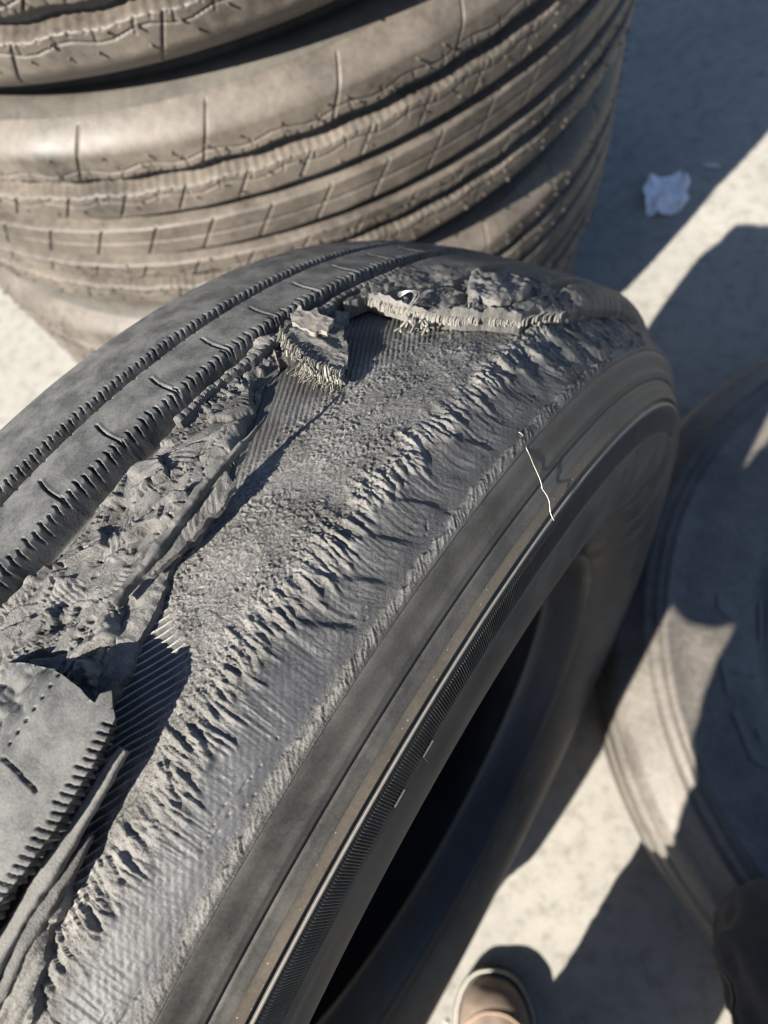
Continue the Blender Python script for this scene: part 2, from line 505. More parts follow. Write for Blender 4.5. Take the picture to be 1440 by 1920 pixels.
# a few chips of stone on the concrete
def chip(name, loc, size, mat, lab, sq=(1, 1, .6)):
    bm = bmesh.new(); bmesh.ops.create_icosphere(bm, subdivisions=2, radius=size)
    for vv in bm.verts:
        k = 1 + .35 * (random.random() - .5)
        vv.co = Vector((vv.co.x * sq[0] * k, vv.co.y * sq[1] * k, vv.co.z * sq[2] * k))
    me = bpy.data.meshes.new(name); bm.to_mesh(me); bm.free(); me.materials.append(mat)
    o = bpy.data.objects.new(name, me); COL.objects.link(o); o.location = loc
    tag(o, lab, 'stone')
    return o
stone = plain('pale_stone', (.62, .62, .60), .7)
chip('stone_chip', (.215, .415, .006), .008, stone, 'small pale stone chip on the shaded concrete between the torn tyre and flat tyre')
chip('stone_chip', (.44, 1.20, .003), .006, stone, 'thin pale stone sliver at the edge of the sunlit strip', (3.0, .6, .5)).rotation_euler = (0, 0, -.2)

# ------------------------------------------------------------------ the torn tyre standing in front
K = .88
tm = Matrix.Identity(4)
AX = (.87784, -.45947, .13521); FW = (.46373, .88598, 0.0); TP = (-.11979, .06270, .99082); TC = (-.11445, -.00586, .45408)
for r in range(3):
    tm[r][0] = AX[r]; tm[r][1] = FW[r]; tm[r][2] = TP[r]; tm[r][3] = TC[r]
tyre = empty('torn_tyre', tm)
tag(tyre, 'worn truck tyre standing upright with its tread ripped off and steel belts exposed', 'tyre')

def loc(th, w, r):
    th, w, r = np.broadcast_arrays(th, w, r)
    return np.stack([w, r * np.sin(th), r * np.cos(th)], -1)

BW = K * np.array([-.12, -.11, -.03, 0, .03, .06, .09, .105, .1165])
BR = K * np.array([.47, .49, .500, .5005, .4995, .496, .489, .483, .4772])
def rb(w): return np.interp(w, BW, BR)
TW = K * np.array([-.1125, -.109, -.085, -.055, -.02, .02, .055, .085, .109, .1125])
TR_ = K * np.array([.5035, .506, .511, .514, .516, .516, .514, .511, .506, .5035])
def rt(w): return np.interp(w, TW, TR_)
RM = .44

T = {"mass": [[0.013, -0.0156], [0.046, -0.0131], [0.103, -0.0116], [0.168, -0.011], [0.203, -0.0114], [0.239, -0.0134], [0.299, -0.0155], [0.351, -0.0182], [0.393, -0.02], [0.389, -0.0132], [0.353, -0.0056], [0.329, -0.0049], [0.301, 0.0023], [0.27, 0.0077], [0.24, 0.0126], [0.218, 0.0183], [0.181, 0.0271], [0.152, 0.0296], [0.133, 0.0256], [0.102, 0.0199], [0.08, 0.0226], [0.055, 0.0304], [0.018, 0.0338], [0.002, 0.0216], [-0.025, 0.0042]],
     "under": [[0.261, 0.012], [0.226, 0.016], [0.186, 0.0255], [0.152, 0.0269], [0.125, 0.0281], [0.1, 0.0329], [0.072, 0.0348], [0.046, 0.0387], [0.024, 0.0411], [0.01, 0.0404], [0.003, 0.0217], [0.049, 0.0244], [0.087, 0.0189], [0.124, 0.0229], [0.175, 0.0215]],
     "block": [[0.019, 0.0276], [0.02, 0.0376], [0.018, 0.0471], [0.025, 0.0468], [0.031, 0.0495], [0.025, 0.0525], [0.019, 0.0557], [0.002, 0.0576], [-0.015, 0.0583], [-0.058, 0.0593], [-0.085, 0.0581], [-0.109, 0.0566]],
     "blockL": [[-0.003, 0.0018], [0.008, 0.0114], [0.016, 0.0223]],
     "lathC": [[0.003, 0.0586], [-0.019, 0.0588], [-0.045, 0.0592], [-0.077, 0.0594], [-0.106, 0.0586], [-0.134, 0.0582]],
     "lath2": [[-0.058, 0.0611], [-0.068, 0.062], [-0.086, 0.0627], [-0.11, 0.062], [-0.13, 0.0611], [-0.153, 0.0607]],
     "fray": [[-0.091, 0.0601], [-0.103, 0.0647], [-0.122, 0.0648], [-0.14, 0.0682], [-0.16, 0.07], [-0.176, 0.0735], [-0.185, 0.0673], [-0.168, 0.0623], [-0.136, 0.0607], [-0.109, 0.0607]],
     "spikeL": [[0.254, 0.0251], [0.227, 0.0239], [0.203, 0.0227], [0.169, 0.0231], [0.136, 0.0236], [0.11, 0.0227]],
     "spikeR": [[0.253, 0.0273], [0.223, 0.0282], [0.201, 0.0275], [0.167, 0.0282], [0.132, 0.0287], [0.106, 0.0274]],
     "endface": [[0.477, -0.0073], [0.506, -0.0057], [0.507, 0.0105], [0.51, 0.0221], [0.518, 0.0336], [0.55, 0.0479], [0.589, 0.063], [0.622, 0.0618], [0.674, 0.0708], [0.715, 0.0869]],
     "endfoot": [[0.504, -0.0051], [0.505, 0.0112], [0.515, 0.0211], [0.549, 0.0277], [0.573, 0.0438], [0.622, 0.0583], [0.706, 0.0684], [0.82, 0.0754]],
     "frag": [[0.384, -0.013], [0.401, -0.0171], [0.417, -0.0167], [0.421, -0.0082], [0.418, -0.0], [0.439, 0.0011], [0.409, 0.015], [0.371, 0.0267], [0.364, 0.0218], [0.363, 0.0101], [0.372, -0.0039]],
     "chunk": [[0.628, 0.0222], [0.659, 0.0295], [0.674, 0.0493], [0.619, 0.0565], [0.575, 0.0527], [0.566, 0.0444], [0.539, 0.0439]],
     "strip3": [[0.266, -0.0219], [0.299, -0.0206], [0.344, -0.0238], [0.392, -0.0271], [0.435, -0.0241], [0.492, -0.0247], [0.552, -0.021], [0.609, -0.0144]],
     "ridge": [[-0.139, 0.073], [-0.093, 0.0719], [-0.025, 0.0763], [0.026, 0.073], [0.07, 0.072], [0.137, 0.0707], [0.186, 0.0738], [0.256, 0.0713], [0.342, 0.0736], [0.453, 0.0738], [0.6, 0.0694]],
     "pit": [[0.009, 0.0144], [0.043, 0.0189], [0.049, 0.0316], [0.097, 0.0313], [0.073, 0.0508], [-0.001, 0.0601], [-0.045, 0.0592], [-0.107, 0.0677]],
     "wirecoil": [[0.473, 0.0057], [0.545, 0.0149], [0.497, 0.0321], [0.475, 0.0326], [0.472, 0.0276]],
     "cordshade": [[0.069, 0.0498], [0.267, 0.0143], [0.298, 0.0231], [0.387, 0.0183], [0.37, -0.0009]]}

# --- casing: both sidewalls, beads, inner liner and the carcass under the belts
t0r, t0w, ta = K * .394, K * .03, K * .113
an = np.linspace(.30, -1.25, 34)
arc = [(t0r + ta * math.sin(a), t0w + ta * math.cos(a)) for a in an]
arc = [p for p in arc if p[0] < .3665 and p[0] > .262]
right = [(.4198, .1018), (.4192, .1032), (.4150, .1052), (.4105, .1073), (.4088, .1084), (.4078, .1097), (.4066, .1103), (.4040, .1110), (.4033, .1115), (.4031, .1103), (.4022, .1108), (.4020, .1122),
         (.4008, .1131), (.3990, .1143), (.3980, .1157), (.3968, .1164), (.3945, .1176), (.3928, .1193), (.3922, .1196), (.3920, .1172), (.3898, .1176), (.3893, .1203),
         (.3890, .1207), (.3884, .1210), (.3876, .1210), (.3868, .1205), (.3855, .1206), (.3690, .1234), (.3682, .1241), (.3665, .1241)] + arc
low = [(.345, None), ]
bead = [(.2560, .098), (.2545, .0965), (.2530, .0945), (.2522, .0935), (.2510, .0905), (.2500, .086), (.2485, .070), (.2480, .056), (.2500, .0505), (.2540, .0495),
        (.262, .056), (.280, .072), (.31, .088), (.345, .094), (.375, .088), (.398, .070), (.410, .045), (.4150, 0)]
half = right + bead
mir = [(r, -w) for r, w in half[::-1]][1:]
# left side: shoulder hidden under the tread
crown = [(.4210, -.1005), (.4260, -.09), (.4310, -.05), (.4330, 0), (.4310, .05), (.4250, .085), (.4190, .0995)]
prof = half + mir + crown
def casing_mesh():
    th = np.concatenate([np.linspace(-.45, 1.3, 900, endpoint=False), np.linspace(1.3, 2 * math.pi - .45, 360, endpoint=False)])
    P = np.array(prof)
    v = loc(th[:, None], P[None, :, 1], P[None, :, 0]).reshape(-1, 3)
    n = len(P)
    u = np.arange(len(th)); k = np.arange(n)
    U, V = np.meshgrid(u, k, indexing='ij'); U2 = (U + 1) % len(th); V2 = (V + 1) % n
    f = np.stack([U * n + V, U2 * n + V, U2 * n + V2, U * n + V2], -1).reshape(-1, 4)
    return v, f
v, f = casing_mesh()
casing = link_mesh('casing', v, f, M['side'], tyre)
casing.data.materials.append(M['inner']); casing.data.materials.append(M['ring']); casing.data.materials.append(M['dusty'])
n = len(prof); mi = np.zeros(len(f), np.int32); seg = np.arange(len(f)) % n
ib0 = len(right) + 8; ib1 = len(half) + len(bead) - 9
mi[(seg >= ib0) & (seg <= ib1)] = 1
mi[(seg >= 21) & (seg <= 23)] = 2
mi[(seg >= 15) & (seg <= 18)] = 3
mi[(seg >= len(right) - 7) & (seg < ib0)] = 1
casing.data.polygons.foreach_set('material_index', mi)

# finely ribbed band below the ring painted as a sunlit slot edge
th = np.linspace(-.33, 1.15, 3600); q = np.linspace(0, 1, 9)
TH, Q = np.meshgrid(th, q, indexing='ij')
rr = .3852 + (.3694 - .3852) * Q; ww = .1207 + (.1235 - .1207) * Q
edge = sstep(0, .1, Q) * sstep(0, .1, 1 - Q)
hgt = .0010 * edge * (.5 + .5 * np.sin(TH * .377 / .00125 * 2 * math.pi))
v = loc(TH, ww + hgt, rr).reshape(-1, 3)
link_mesh('ribbed_band', v, grid_faces(len(th), len(q))[:, ::-1], M['side_clean'], tyre)
for ta_, ra in ((.128, .3655), (.072, .3655)):
    vs = []
    for dt, dr, dw in ((-.010, -.004, 0), (.010, -.004, 0), (.010, .006, 0), (-.010, .006, 0)):
        for up in (0, .0016):
            vs.append(loc(ta_ + dt, .1240 + up - (.0008 if dr > 0 else 0), ra + dr))
    vs = np.array(vs).reshape(-1, 3)
    fs = np.array([(1, 3, 5, 7), (0, 2, 3, 1), (2, 4, 5, 3), (4, 6, 7, 5), (6, 0, 1, 7)])
    link_mesh('raised_tab', vs, fs, M['side'], tyre, smooth=False)

# --- exposed belt package with the chewed rubber on it
def theta_grid(a, b, near, far):
    t = [a]
    while t[-1] < b:
        k = sstep(.1, .7, t[-1])
        t.append(t[-1] + (near + (far - near) * float(k) + .0016 * float(sstep(.92, 1.0, t[-1]))) / RM)
    return np.array(t)

def ridge_w(th):
    P = np.array(T['ridge']); return np.interp(th, P[:, 0], P[:, 1])

def belt_mesh():
    th = theta_grid(-.40, 1.45, .00042, .0008)
    w = np.linspace(-.030, .1026, 318)
    TH, Wd = np.meshgrid(th, w, indexing='ij')
    S = TH * RM
    mm = 1000.0
    s, y = S * mm, Wd * mm                       # millimetres
    h = np.zeros_like(s)
    wob = (N1.fbm(s / 22, y / 22, 3) - .5)
    # cord lines of the top ply
    d1 = (s * .50 + y * .866) + wob * 2.0
    d2 = (s * -.48 + y * .877) + wob * 2.0
    c1 = np.cos(2 * math.pi * d1 / 2.3); c2 = np.cos(2 * math.pi * d2 / 2.6)
    pit = 1 - sstep(-4, 6, polydist(np.array(T['pit']) * [440, 1000], s, y) + 8 * wob)
    left = 1 - sstep(20, 34, y + 14 * wob - 8 * sstep(.3, .5, TH))
    h += .28 * c1 * np.clip(left, .12, 1) * (.5 + .9 * N2.fbm(s / 9, y / 9, 3)) * (1 - pit)
    h += pit * (.75 * sstep(.35, .9, c2) - 1.1)
    # crumbs of rubber
    rot_s = s * .985 + y * .17; rot_y = -s * .17 + y * .985
    f1, f2, idv = N1.worley(rot_s / 1.35 + wob * .8, rot_y / .82)
    g1, g2, idg = N2.worley(rot_s / .8, rot_y / .6)
    patch = N3.fbm(s / 14, y / 9, 4)
    streak = N2.fbm(rot_s / 30, rot_y / 2.2, 3)
    cz = sstep(14, 30, y + 18 * wob + 10 * (patch - .5)) * (1 - sstep(66, 74, y + 10 * wob))
    cz = cz * (1 - pit)
    crumb = sstep(.01, .17, f2 - f1) * (.15 + 1.3 * idv ** 1.6) + .38 * sstep(.02, .22, g2 - g1) * idg
    h += cz * (.42 + .70 * sstep(.42, .60, patch * .55 + streak * .45)) * crumb * .70
    scr = N1.fbm(rot_s / 38 + 11, rot_y / 1.1, 3)
    h += cz * (.8 * (streak - .5) + 1.0 * (scr - .5)) + .6 * (patch - .5)
    # torn transverse ridges, two overlapping irregular rows of flakes
    rw = ridge_w(TH) * mm
    dyb = y - rw
    win_all = 0
    for (per_, sd, cw, amp, lmin, lmax) in ((4.6, 0, -1.0, .50, 5, 11), (3.3, 50, -4.5, .34, 3, 8), (2.5, 90, 1.5, .34, 3, 7), (6.4, 130, -2.0, .48, 5, 11)):
        ph = s / per_ + 2.2 * (N1.fbm(s / 13 + sd, y / 22 + 7, 3) - .5) + (.04 + .10 * (N2.fbm(s / 18 + sd, y * 0, 2) - .5)) * dyb
        fl_ = np.floor(ph); k = ph - fl_
        ida = N1.t[fl_.astype(int) % 256, (7 + sd) % 256]; idb_ = N2.t[fl_.astype(int) % 256, (19 + sd) % 256]; idc = N3.t[fl_.astype(int) % 256, (3 + sd) % 256]
        dy = dyb - cw - 7 * (ida - .5) - 3.5 * (N3.fbm(s / 2.2 + sd, y / 2.5, 3) - .5)
        ln = lmin + (lmax - lmin) * idb_
        win = sstep(-ln, -ln * .3, dy) * (1 - sstep(1.0 + 3 * idc, 3.0 + 6 * idc, dy))
        sk = sstep(0, .40 + .45 * idc, k) * (1 - sstep(.74 + .16 * idc, .98, k))
        exist = sstep(.30, .50, N2.fbm(s / 11 + 9 + sd, y / 30, 3) + .30 * (idb_ - .5))
        h += amp * exist * win * (sk * (.8 + 2.1 * idc ** 1.2) + 1.0 * (N2.ridged(s / 1.2, y / 4.5, 3) - .25) * (.4 + idb_))
        win_all = np.maximum(win_all, exist * win)
    win = win_all; dy = dyb - 5 * (N3.fbm(s / 7 + 3, y * 0 + 4.5, 3) - .5)
    h += .5 * sstep(-6, 2, dy) * (1 - sstep(4, 12, dy)) * (N2.ridged(s / 1.3 + .3 * wob, y / 8, 3) - .4)
    # smooth worn shoulder with fine combing and larger rolled folds
    ramp_ = sstep(2.5, 8, dy) * (1 - sstep(95, 98, y))
    comb = N1.fbm(s / 1.1 + .05 * y + 1.5 * wob, y / 16, 3) - .5
    amp_ = .25 + .9 * sstep(.40, .62, N2.fbm(s / 15 + 70, y / 25, 3))
    comb2 = N2.ridged(s / 1.25 + .06 * y + 2.0 * wob, y / 22 + 3, 2) - .45
    h += .40 * ramp_ * comb2 * amp_ * (1 - sstep(86, 96, y))
    h += ramp_ * .48 * comb * amp_ * (1 - sstep(80, 95, y) * .75)
    lines_ = N3.fbm(s / 24, y / 1.3 + 20, 3) - .5
    h += ramp_ * .28 * lines_ * sstep(82, 92, y)
    fold_zone = sstep(.10, .17, TH)
    big = ((s + 10 * (N2.fbm(s / 30, y / 30, 2) - .5) - .55 * y) / 21.0); kb = big - np.floor(big)
    idb = N2.t[np.floor(big).astype(int) % 256, 31]
    roll = sstep(0, .75, kb) * (1 - sstep(.78, .98, kb))
    bulge = sstep(2, 9, dy) * (1 - sstep(90, 97, y))
    h += fold_zone * bulge * roll * (.2 + 2.0 * idb ** 1.5)
    arcn = N3.fbm((s - .35 * (y - 84) ** 2 / 10) / 1.5 + 5, y / 14, 3) - .5
    h += fold_zone * bulge * .85 * arcn
    far = sstep(.42, .6, TH) * sstep(52, 66, y) * (1 - sstep(96, 101, y))
    h += far * 5.0 * (N3.ridged(s / 22, y / 26, 3) - .45) + far * 1.2 * (N1.ridged(s / 6, y / 7, 3) - .5)
    # long cracks along the edge
    cr = N3.fbm(s / 26, y / 2.6, 4); crack = 1 - sstep(.0, .018, np.abs(cr - .5))
    h -= .9 * crack * sstep(86, 91, y) * (1 - sstep(97, 99, y)) * sstep(.35, .6, N1.fbm(s / 20, y / 9 + 40, 2))
    cr2 = N1.fbm(s / 5, y / 5 + 50, 4)
    h -= .18 * (1 - sstep(0, .02, np.abs(cr2 - .5))) * ramp_
    # raised ragged lip at the outer edge
    lipn = N2.fbm(s / 9, s * 0 + 2.2, 4) - .5; lipm = N3.fbm(s / 4, s * 0 + 9.2, 4) - .5
    e0 = 97.4 + 5.5 * lipn + 1.6 * lipm
    lip = sstep(e0, e0 + 1.6, y) * (1 - sstep(101.3, 102.5, y))
    lip_r = (s + 1.2 * (y - 98)) / 2.2 + 2.6 * (N1.fbm(s / 6, y * 0 + 3, 3) - .5); kl = lip_r - np.floor(lip_r); idl = N1.t[np.floor(lip_r).astype(int) % 256, 55]
    h += lip * (.75 + 1.0 * lipn + (.15 + .75 * idl) * sstep(0, .6, kl) * (1 - sstep(.7, .98, kl)) + .4 * (N3.fbm(s / .9, y / 1.6, 3) - .5))
    # fine tooth everywhere
    h += .16 * (N3.fbm(s / .8, y / .8, 3) - .5)
    r = rb(Wd) + h / mm
    v = loc(TH, Wd, r).reshape(-1, 3)
    # material masks
    dusty = np.clip(cz * (.35 + .9 * sstep(.3, .8, crumb)) + win * .7 + lip * .5, 0, 1)  # paler tone on crumb tops, torn ridges and the lip, for contrast
    dark = np.clip(ramp_ * (1 - .5 * fold_zone), 0, 1)
    return v, grid_faces(len(th), len(w)), {'dusty': dusty.ravel(), 'smoothed': dark.ravel(), 'cordmask': (pit * sstep(.72, .95, c2)).ravel()}
v, f, at = belt_mesh()
link_mesh('torn_belt', v, f, M['belt'], tyre, attrs=at)

# --- remaining tread: two ribs on the far side all the way round, full width beyond the tear
END = [list(p) for p in T['endface'][:-1]] + [[.74, .0730], [.83, .0752], [1.05, .0770]]
TE = np.array(END)
def tear_end(w): return np.interp(w, TE[:, 1][np.argsort(TE[:, 1])], TE[:, 0][np.argsort(TE[:, 1])])

def tread_height(TH, Wd, fine=True):
    s, y = TH * RM * 1000, Wd * 1000
    r = rt(Wd) * 1000
    sh = sstep(-96.0, -99.2, y) + sstep(96.0, 99.2, y)
    r = r - 5 * sh
    dep = np.zeros_like(s)
    def groove(c0, c1, d, soft=.5):
        return d * sstep(c0 - soft * .3, c0 + soft + .8, y) * (1 - sstep(c1 - soft - .4, c1 + .2, y))
    wv = .35 * (N1.fbm(s / 9, s * 0 + 1, 3) - .5)
    y0 = y
    y = y + wv
    dep = np.maximum(dep, groove(-58.6, -50.6, 8.5, 1.6))
    dep = np.maximum(dep, groove(-22.6, -9.0, 13.0, 1.8))
    dep = np.maximum(dep, groove(14.5, 23.0, 10.0, 1.2))
    dep = np.maximum(dep, groove(50.6, 58.6, 8.5, 1.2))
    def ticks(edge, inward, p, ln, wd, d, off=0, slant=.25):
        ph = (s + off + slant * (y - edge)) / p
        n = np.floor(ph); j = N2.t[n.astype(int) % 256, 11] - .5
        k = (ph - n - .5 - .18 * j) * p
        kk = N2.t[n.astype(int) % 256, 19]
        L = ln * (.55 + .8 * kk); d = d * (.6 + .7 * N1.t[n.astype(int) % 256, 91])
        a = (y - edge) * inward
        on = (1 - sstep(wd * .35, wd * .75, np.abs(k + .25 * np.sin(a * .9)))) * sstep(-L, -L + 1.0, a) * (1 - sstep(1.5, 4.5, a))
        return d * on
    dep = np.maximum(dep, ticks(-58.6, 1, 3.5, 3.0, .72, 2.6))
    dep = np.maximum(dep, ticks(-50.6, -1, 7.3, 1.2, 1.0, 1.2, slant=0))
    dep = np.maximum(dep, ticks(-22.6, 1, 3.9, 4.4, .80, 4.2))
    # little pads pulled up between the ticks
    for edge, p in ((-58.6, 3.5), (-22.6, 3.9)):
        ph = (s + .25 * (y - edge)) / p; k = ph - np.floor(ph)
        a = y - edge
        r = r + .22 * sstep(.5, .62, k) * (1 - sstep(.66, .9, k)) * sstep(-4.5, -2.5, a) * (1 - sstep(-.3, .6, a))
    # long S-shaped sipes of the second rib
    P = .0698 * RM * 1000
    ph = (s - .054 * 440 + (y + 42) * .13) / P
    n = np.floor(ph + .5); k = (ph - n) * P + .5 * np.sin((y + 42) * .27)
    jj = N3.t[n.astype(int) % 256, 3]
    sip = (1 - sstep(.18, .62, np.abs(k))) * sstep(-43.2 - jj, -42 - jj, y) * (1 - sstep(-21 - jj * 2, -20, y))
    dep = np.maximum(dep, 3.2 * sip)
    lipp = np.exp(-((k - 1.1) / .7) ** 2) * sstep(-43.2, -42, y) * (1 - sstep(-21, -20, y))
    r = r + .35 * lipp
    # wear, scuffs
    r = r + .35 * (N1.fbm(s / 30, y0 / 14, 4) - .5) + .16 * (N2.fbm(s / 3.2, y0 / 1.4, 5) - .5)
    inside = sstep(2, 7, dep)
    r = r - dep + inside * .5 * (N3.fbm(s / 2, y0 / 2, 4) - .5)
    return r / 1000

def tread_band():
    th = np.concatenate([theta_grid(-.40, 1.45, .00042, .0008)])
    w = np.concatenate([np.linspace(-.0990, -.064, 50, endpoint=False), np.linspace(-.064, -.0485, 52, endpoint=False),
                        np.linspace(-.0485, -.029, 34, endpoint=False), np.linspace(-.029, -.0116, 56)])
    TH, Wd = np.meshgrid(th, w, indexing='ij')
    r = tread_height(TH, Wd)
    v = loc(TH, Wd, r)
    skirt0 = loc(th, -.1003, np.full_like(th, .4215))
    skirt1 = loc(th, -.0112, np.full_like(th, .4320))
    v = np.concatenate([skirt0[:, None], v, skirt1[:, None]], 1)
    return v.reshape(-1, 3), grid_faces(len(th), v.shape[1])
v, f = tread_band()
link_mesh('tread', v, f, M['tread'], tyre)

def tread_rest():
    th = np.linspace(1.45, 2 * math.pi - .40, 820); w = np.linspace(-.0990, .0990, 130)
    TH, Wd = np.meshgrid(th, w, indexing='ij')
    v = loc(TH, Wd, tread_height(TH, Wd))
    s0 = loc(th, -.1003, np.full_like(th, .4215)); s1 = loc(th, .1010, np.full_like(th, .4200))
    v = np.concatenate([s0[:, None], v, s1[:, None]], 1)
    return v.reshape(-1, 3), grid_faces(len(th), v.shape[1])
v, f = tread_rest()
link_mesh('tread', v, f, M['tread'], tyre)

# --- generic slab: polygon in (theta, w), ragged edge, own top and bottom
def slab(name, poly, top, bot, mat, res=.0005, jag=.8, seed=0, attrs=None, under=None):
    P = np.array(poly, float) * [RM * 1000, 1000.0]
    # refine + roughen the outline
    Q = []
    for i in range(len(P)):
        a, b = P[i], P[(i + 1) % len(P)]
        n = max(1, int(np.hypot(*(b - a)) / 1.0))
        for j in range(n):
            p = a + (b - a) * j / n
            o = (N1.fbm(p[0] / 4.0 + seed, p[1] / 4.0 + np.zeros(1), 3)[0] - .5, N2.fbm(p[0] / 4.0 + seed + 40, p[1] / 4.0 + np.zeros(1), 3)[0] - .5)
            Q.append((p[0] + jag * 2.4 * o[0], p[1] + jag * 2.4 * o[1]))
    Q = np.array(Q)
    g = res * 1000
    xs = np.arange(Q[:, 0].min() - g, Q[:, 0].max() + 2 * g, g); ys = np.arange(Q[:, 1].min() - g, Q[:, 1].max() + 2 * g, g)
    X, Y = np.meshgrid(xs, ys, indexing='ij')
    D = polydist(Q, X, Y)
    # pull the outer ring of points on to the outline
    gx, gy = np.gradient(D, g)
    near = np.abs(D) < .75 * g
    X = np.where(near, X - D * gx, X); Y = np.where(near, Y - D * gy, Y)
    D2 = np.where(near, 0, D)
    keepv = D2 <= 1e-6
    F = grid_faces(*X.shape)
    F = F[keepv.ravel()[F].all(1)]
    used = np.unique(F); rem = -np.ones(X.size, int); rem[used] = np.arange(len(used)); F = rem[F]
    x, y, d = X.ravel()[used], Y.ravel()[used], -D2.ravel()[used]
    zt, zb = top(x, y, d), bot(x, y, d)
    zt = np.maximum(zt, zb + .0002)
    base = rb(y / 1000)
    n = len(used)
    vt = loc(x / (RM * 1000), y / 1000, base + zt); ux, uy = under(x, y, d) if under else (0, 0)
    vb = loc((x + ux) / (RM * 1000), (y + uy) / 1000, base + zb)
    # boundary edges
    e = np.concatenate([F[:, [0, 1]], F[:, [1, 2]], F[:, [2, 3]], F[:, [3, 0]]])
    key = np.minimum(e[:, 0], e[:, 1]) * (n + 1) + np.maximum(e[:, 0], e[:, 1])
    uq, idx, cnt = np.unique(key, return_index=True, return_counts=True)
    be = e[idx[cnt == 1]]
    mid = loc(x / (RM * 1000), y / 1000, base + .5 * (zt + zb))
    walls = np.stack([be[:, 1], be[:, 0], be[:, 0] + n, be[:, 1] + n], -1)
    # separate rim points for the wall so the edge stays crisp
    rim = np.unique(be); rr_ = -np.ones(n, int); rr_[rim] = np.arange(len(rim))
    b0 = 2 * n + rr_[be[:, 0]]; b1 = 2 * n + rr_[be[:, 1]]; m_ = len(rim)
    walls = np.stack([b1, b0, b0 + m_, b1 + m_], -1)
    V = np.concatenate([vt, vb, vt[rim], vb[rim]])
    at = None
    if attrs: at = {k: np.concatenate([fn(x, y, d)] * 2 + [fn(x, y, d)[rim]] * 2) for k, fn in attrs.items()}
    return link_mesh(name, V, [F, F[:, ::-1] + n, walls], mat, tyre, attrs=at)

# crumpled mass of ripped rubber left of the exposed belts
def mass_top(x, y, d):
    wx = 9 * (N1.fbm(x / 16, y / 14, 3) - .5); wy = 7 * (N2.fbm(x / 16 + 5, y / 14, 3) - .5)
    u = (x + wx) * .96 + (y + wy) * .26; v = (y + wy) * .96 - (x + wx) * .26
    a = N3.fbm(u / 34 + 2, v / 13, 4)
    f1, f2, idv = N2.worley(u / 21 + 7, v / 9.5)
    g1, g2, idg = N1.worley(u / 8.5 + 31, v / 4.2)
    sheet = N1.ridged(u / 20, v / 7, 2)
    shz = sstep(.58, .62, N2.fbm(x / 13 + 30, y / 9, 2))
    tt_ = (np.hypot((x - 70 + wx) * .8, y - 8 + wy) / 2.0); tt_ = tt_ - np.floor(tt_)
    shell = shz * (sstep(0, .7, tt_) * (1 - sstep(.8, 1, tt_)) - .4)
    sub = sstep(.50, .56, N3.fbm(x / 18 + 9, y / 10 + 4, 2))
    wrinkle = N3.fbm(u / 9 + 2, v / 1.3, 4) - .5
    h = 4.4 + 9.0 * (a - .48) + 6.2 * (idv - .5) + sub * 2.4 * (idg - .5) + 1.1 * (sheet - .45) + .7 * shell + .55 * wrinkle
    h = h - 2.4 * (1 - sstep(.0, .05, f2 - f1)) * (idv > .3)
    cr = N1.fbm(u / 20 + 80, v / 9, 4)
    h = h - 3.2 * (1 - sstep(0, .012, np.abs(cr - .5)))
    h = h + 3.2 * (1 - sstep(0, 8, y + 13))
    h = h * (1 - .5 * np.exp(-d / .8)) + .6
    return np.maximum(h, .8) / 1000
def lift(x, y, d): return (-1.0 + 0 * x) / 1000
dust = {'dusty': lambda x, y, d: np.clip(.25 + 1.3 * (N1.fbm(x / 12, y / 10, 4) - .3), 0, 1), 'smoothed': lambda x, y, d: 0 * x, 'cordmask': lambda x, y, d: 0 * x}
MASS = [[a, (w - .0042 if w < -.009 else w)] for a, w in T['mass']]
slab('torn_rubber', MASS, mass_top, lift, M['belt'], .00055, 1.0, 3, dust)
def under_top(x, y, d):
    a = N2.fbm(x / 16, y / 8, 4)
    return (1.6 + 4.5 * a + 1.8 * (N1.ridged(x / 7, y / 5, 3) - .5) - 1.2 * np.exp(-d / 1.0)) / 1000
slab('torn_rubber', T['under'], under_top, lift, M['belt'], .0006, 1.2, 8, dust)

# thin remnant of the centre rib along the groove
P3 = np.array(T['strip3'])
def strip3_top(x, y, d):
    ph = x / 3.9; k = ph - np.floor(ph)
    h = 12.0 - 1.2 * (1 - sstep(.0, .16, np.abs(k - .5))) + 1.4 * (N1.fbm(x / 8, y / 3, 3) - .5) - 1.2 * np.exp(-d / .5)
    return h / 1000
wl = np.interp(np.linspace(.24, .60, 40), P3[:, 0], P3[:, 1] * 0 - .0108)
Q3 = [(a, -.0158) for a in np.linspace(.235, .60, 30)] + [(a, -.0158 + .0032 + .0012 * math.sin(a * 60)) for a in np.linspace(.60, .235, 30)]
slab('rib_remnant', Q3, strip3_top, lift, M['belt'], .0006, .5, 12, dust)
Q4 = [(a, -.0125) for a in np.linspace(.27, .47, 30)] + [(a, -.0125 + .0045 + .0030 * math.sin(a * 37) ** 2) for a in np.linspace(.47, .27, 30)]
def strip4_top(x, y, d): return (6.5 + 5 * (N2.ridged(x / 6, y / 4, 4) - .5) - 1.0 * np.exp(-d / .6)) / 1000
slab('rib_remnant', Q4, strip4_top, lift, M['belt'], .0006, 1.0, 21, dust)

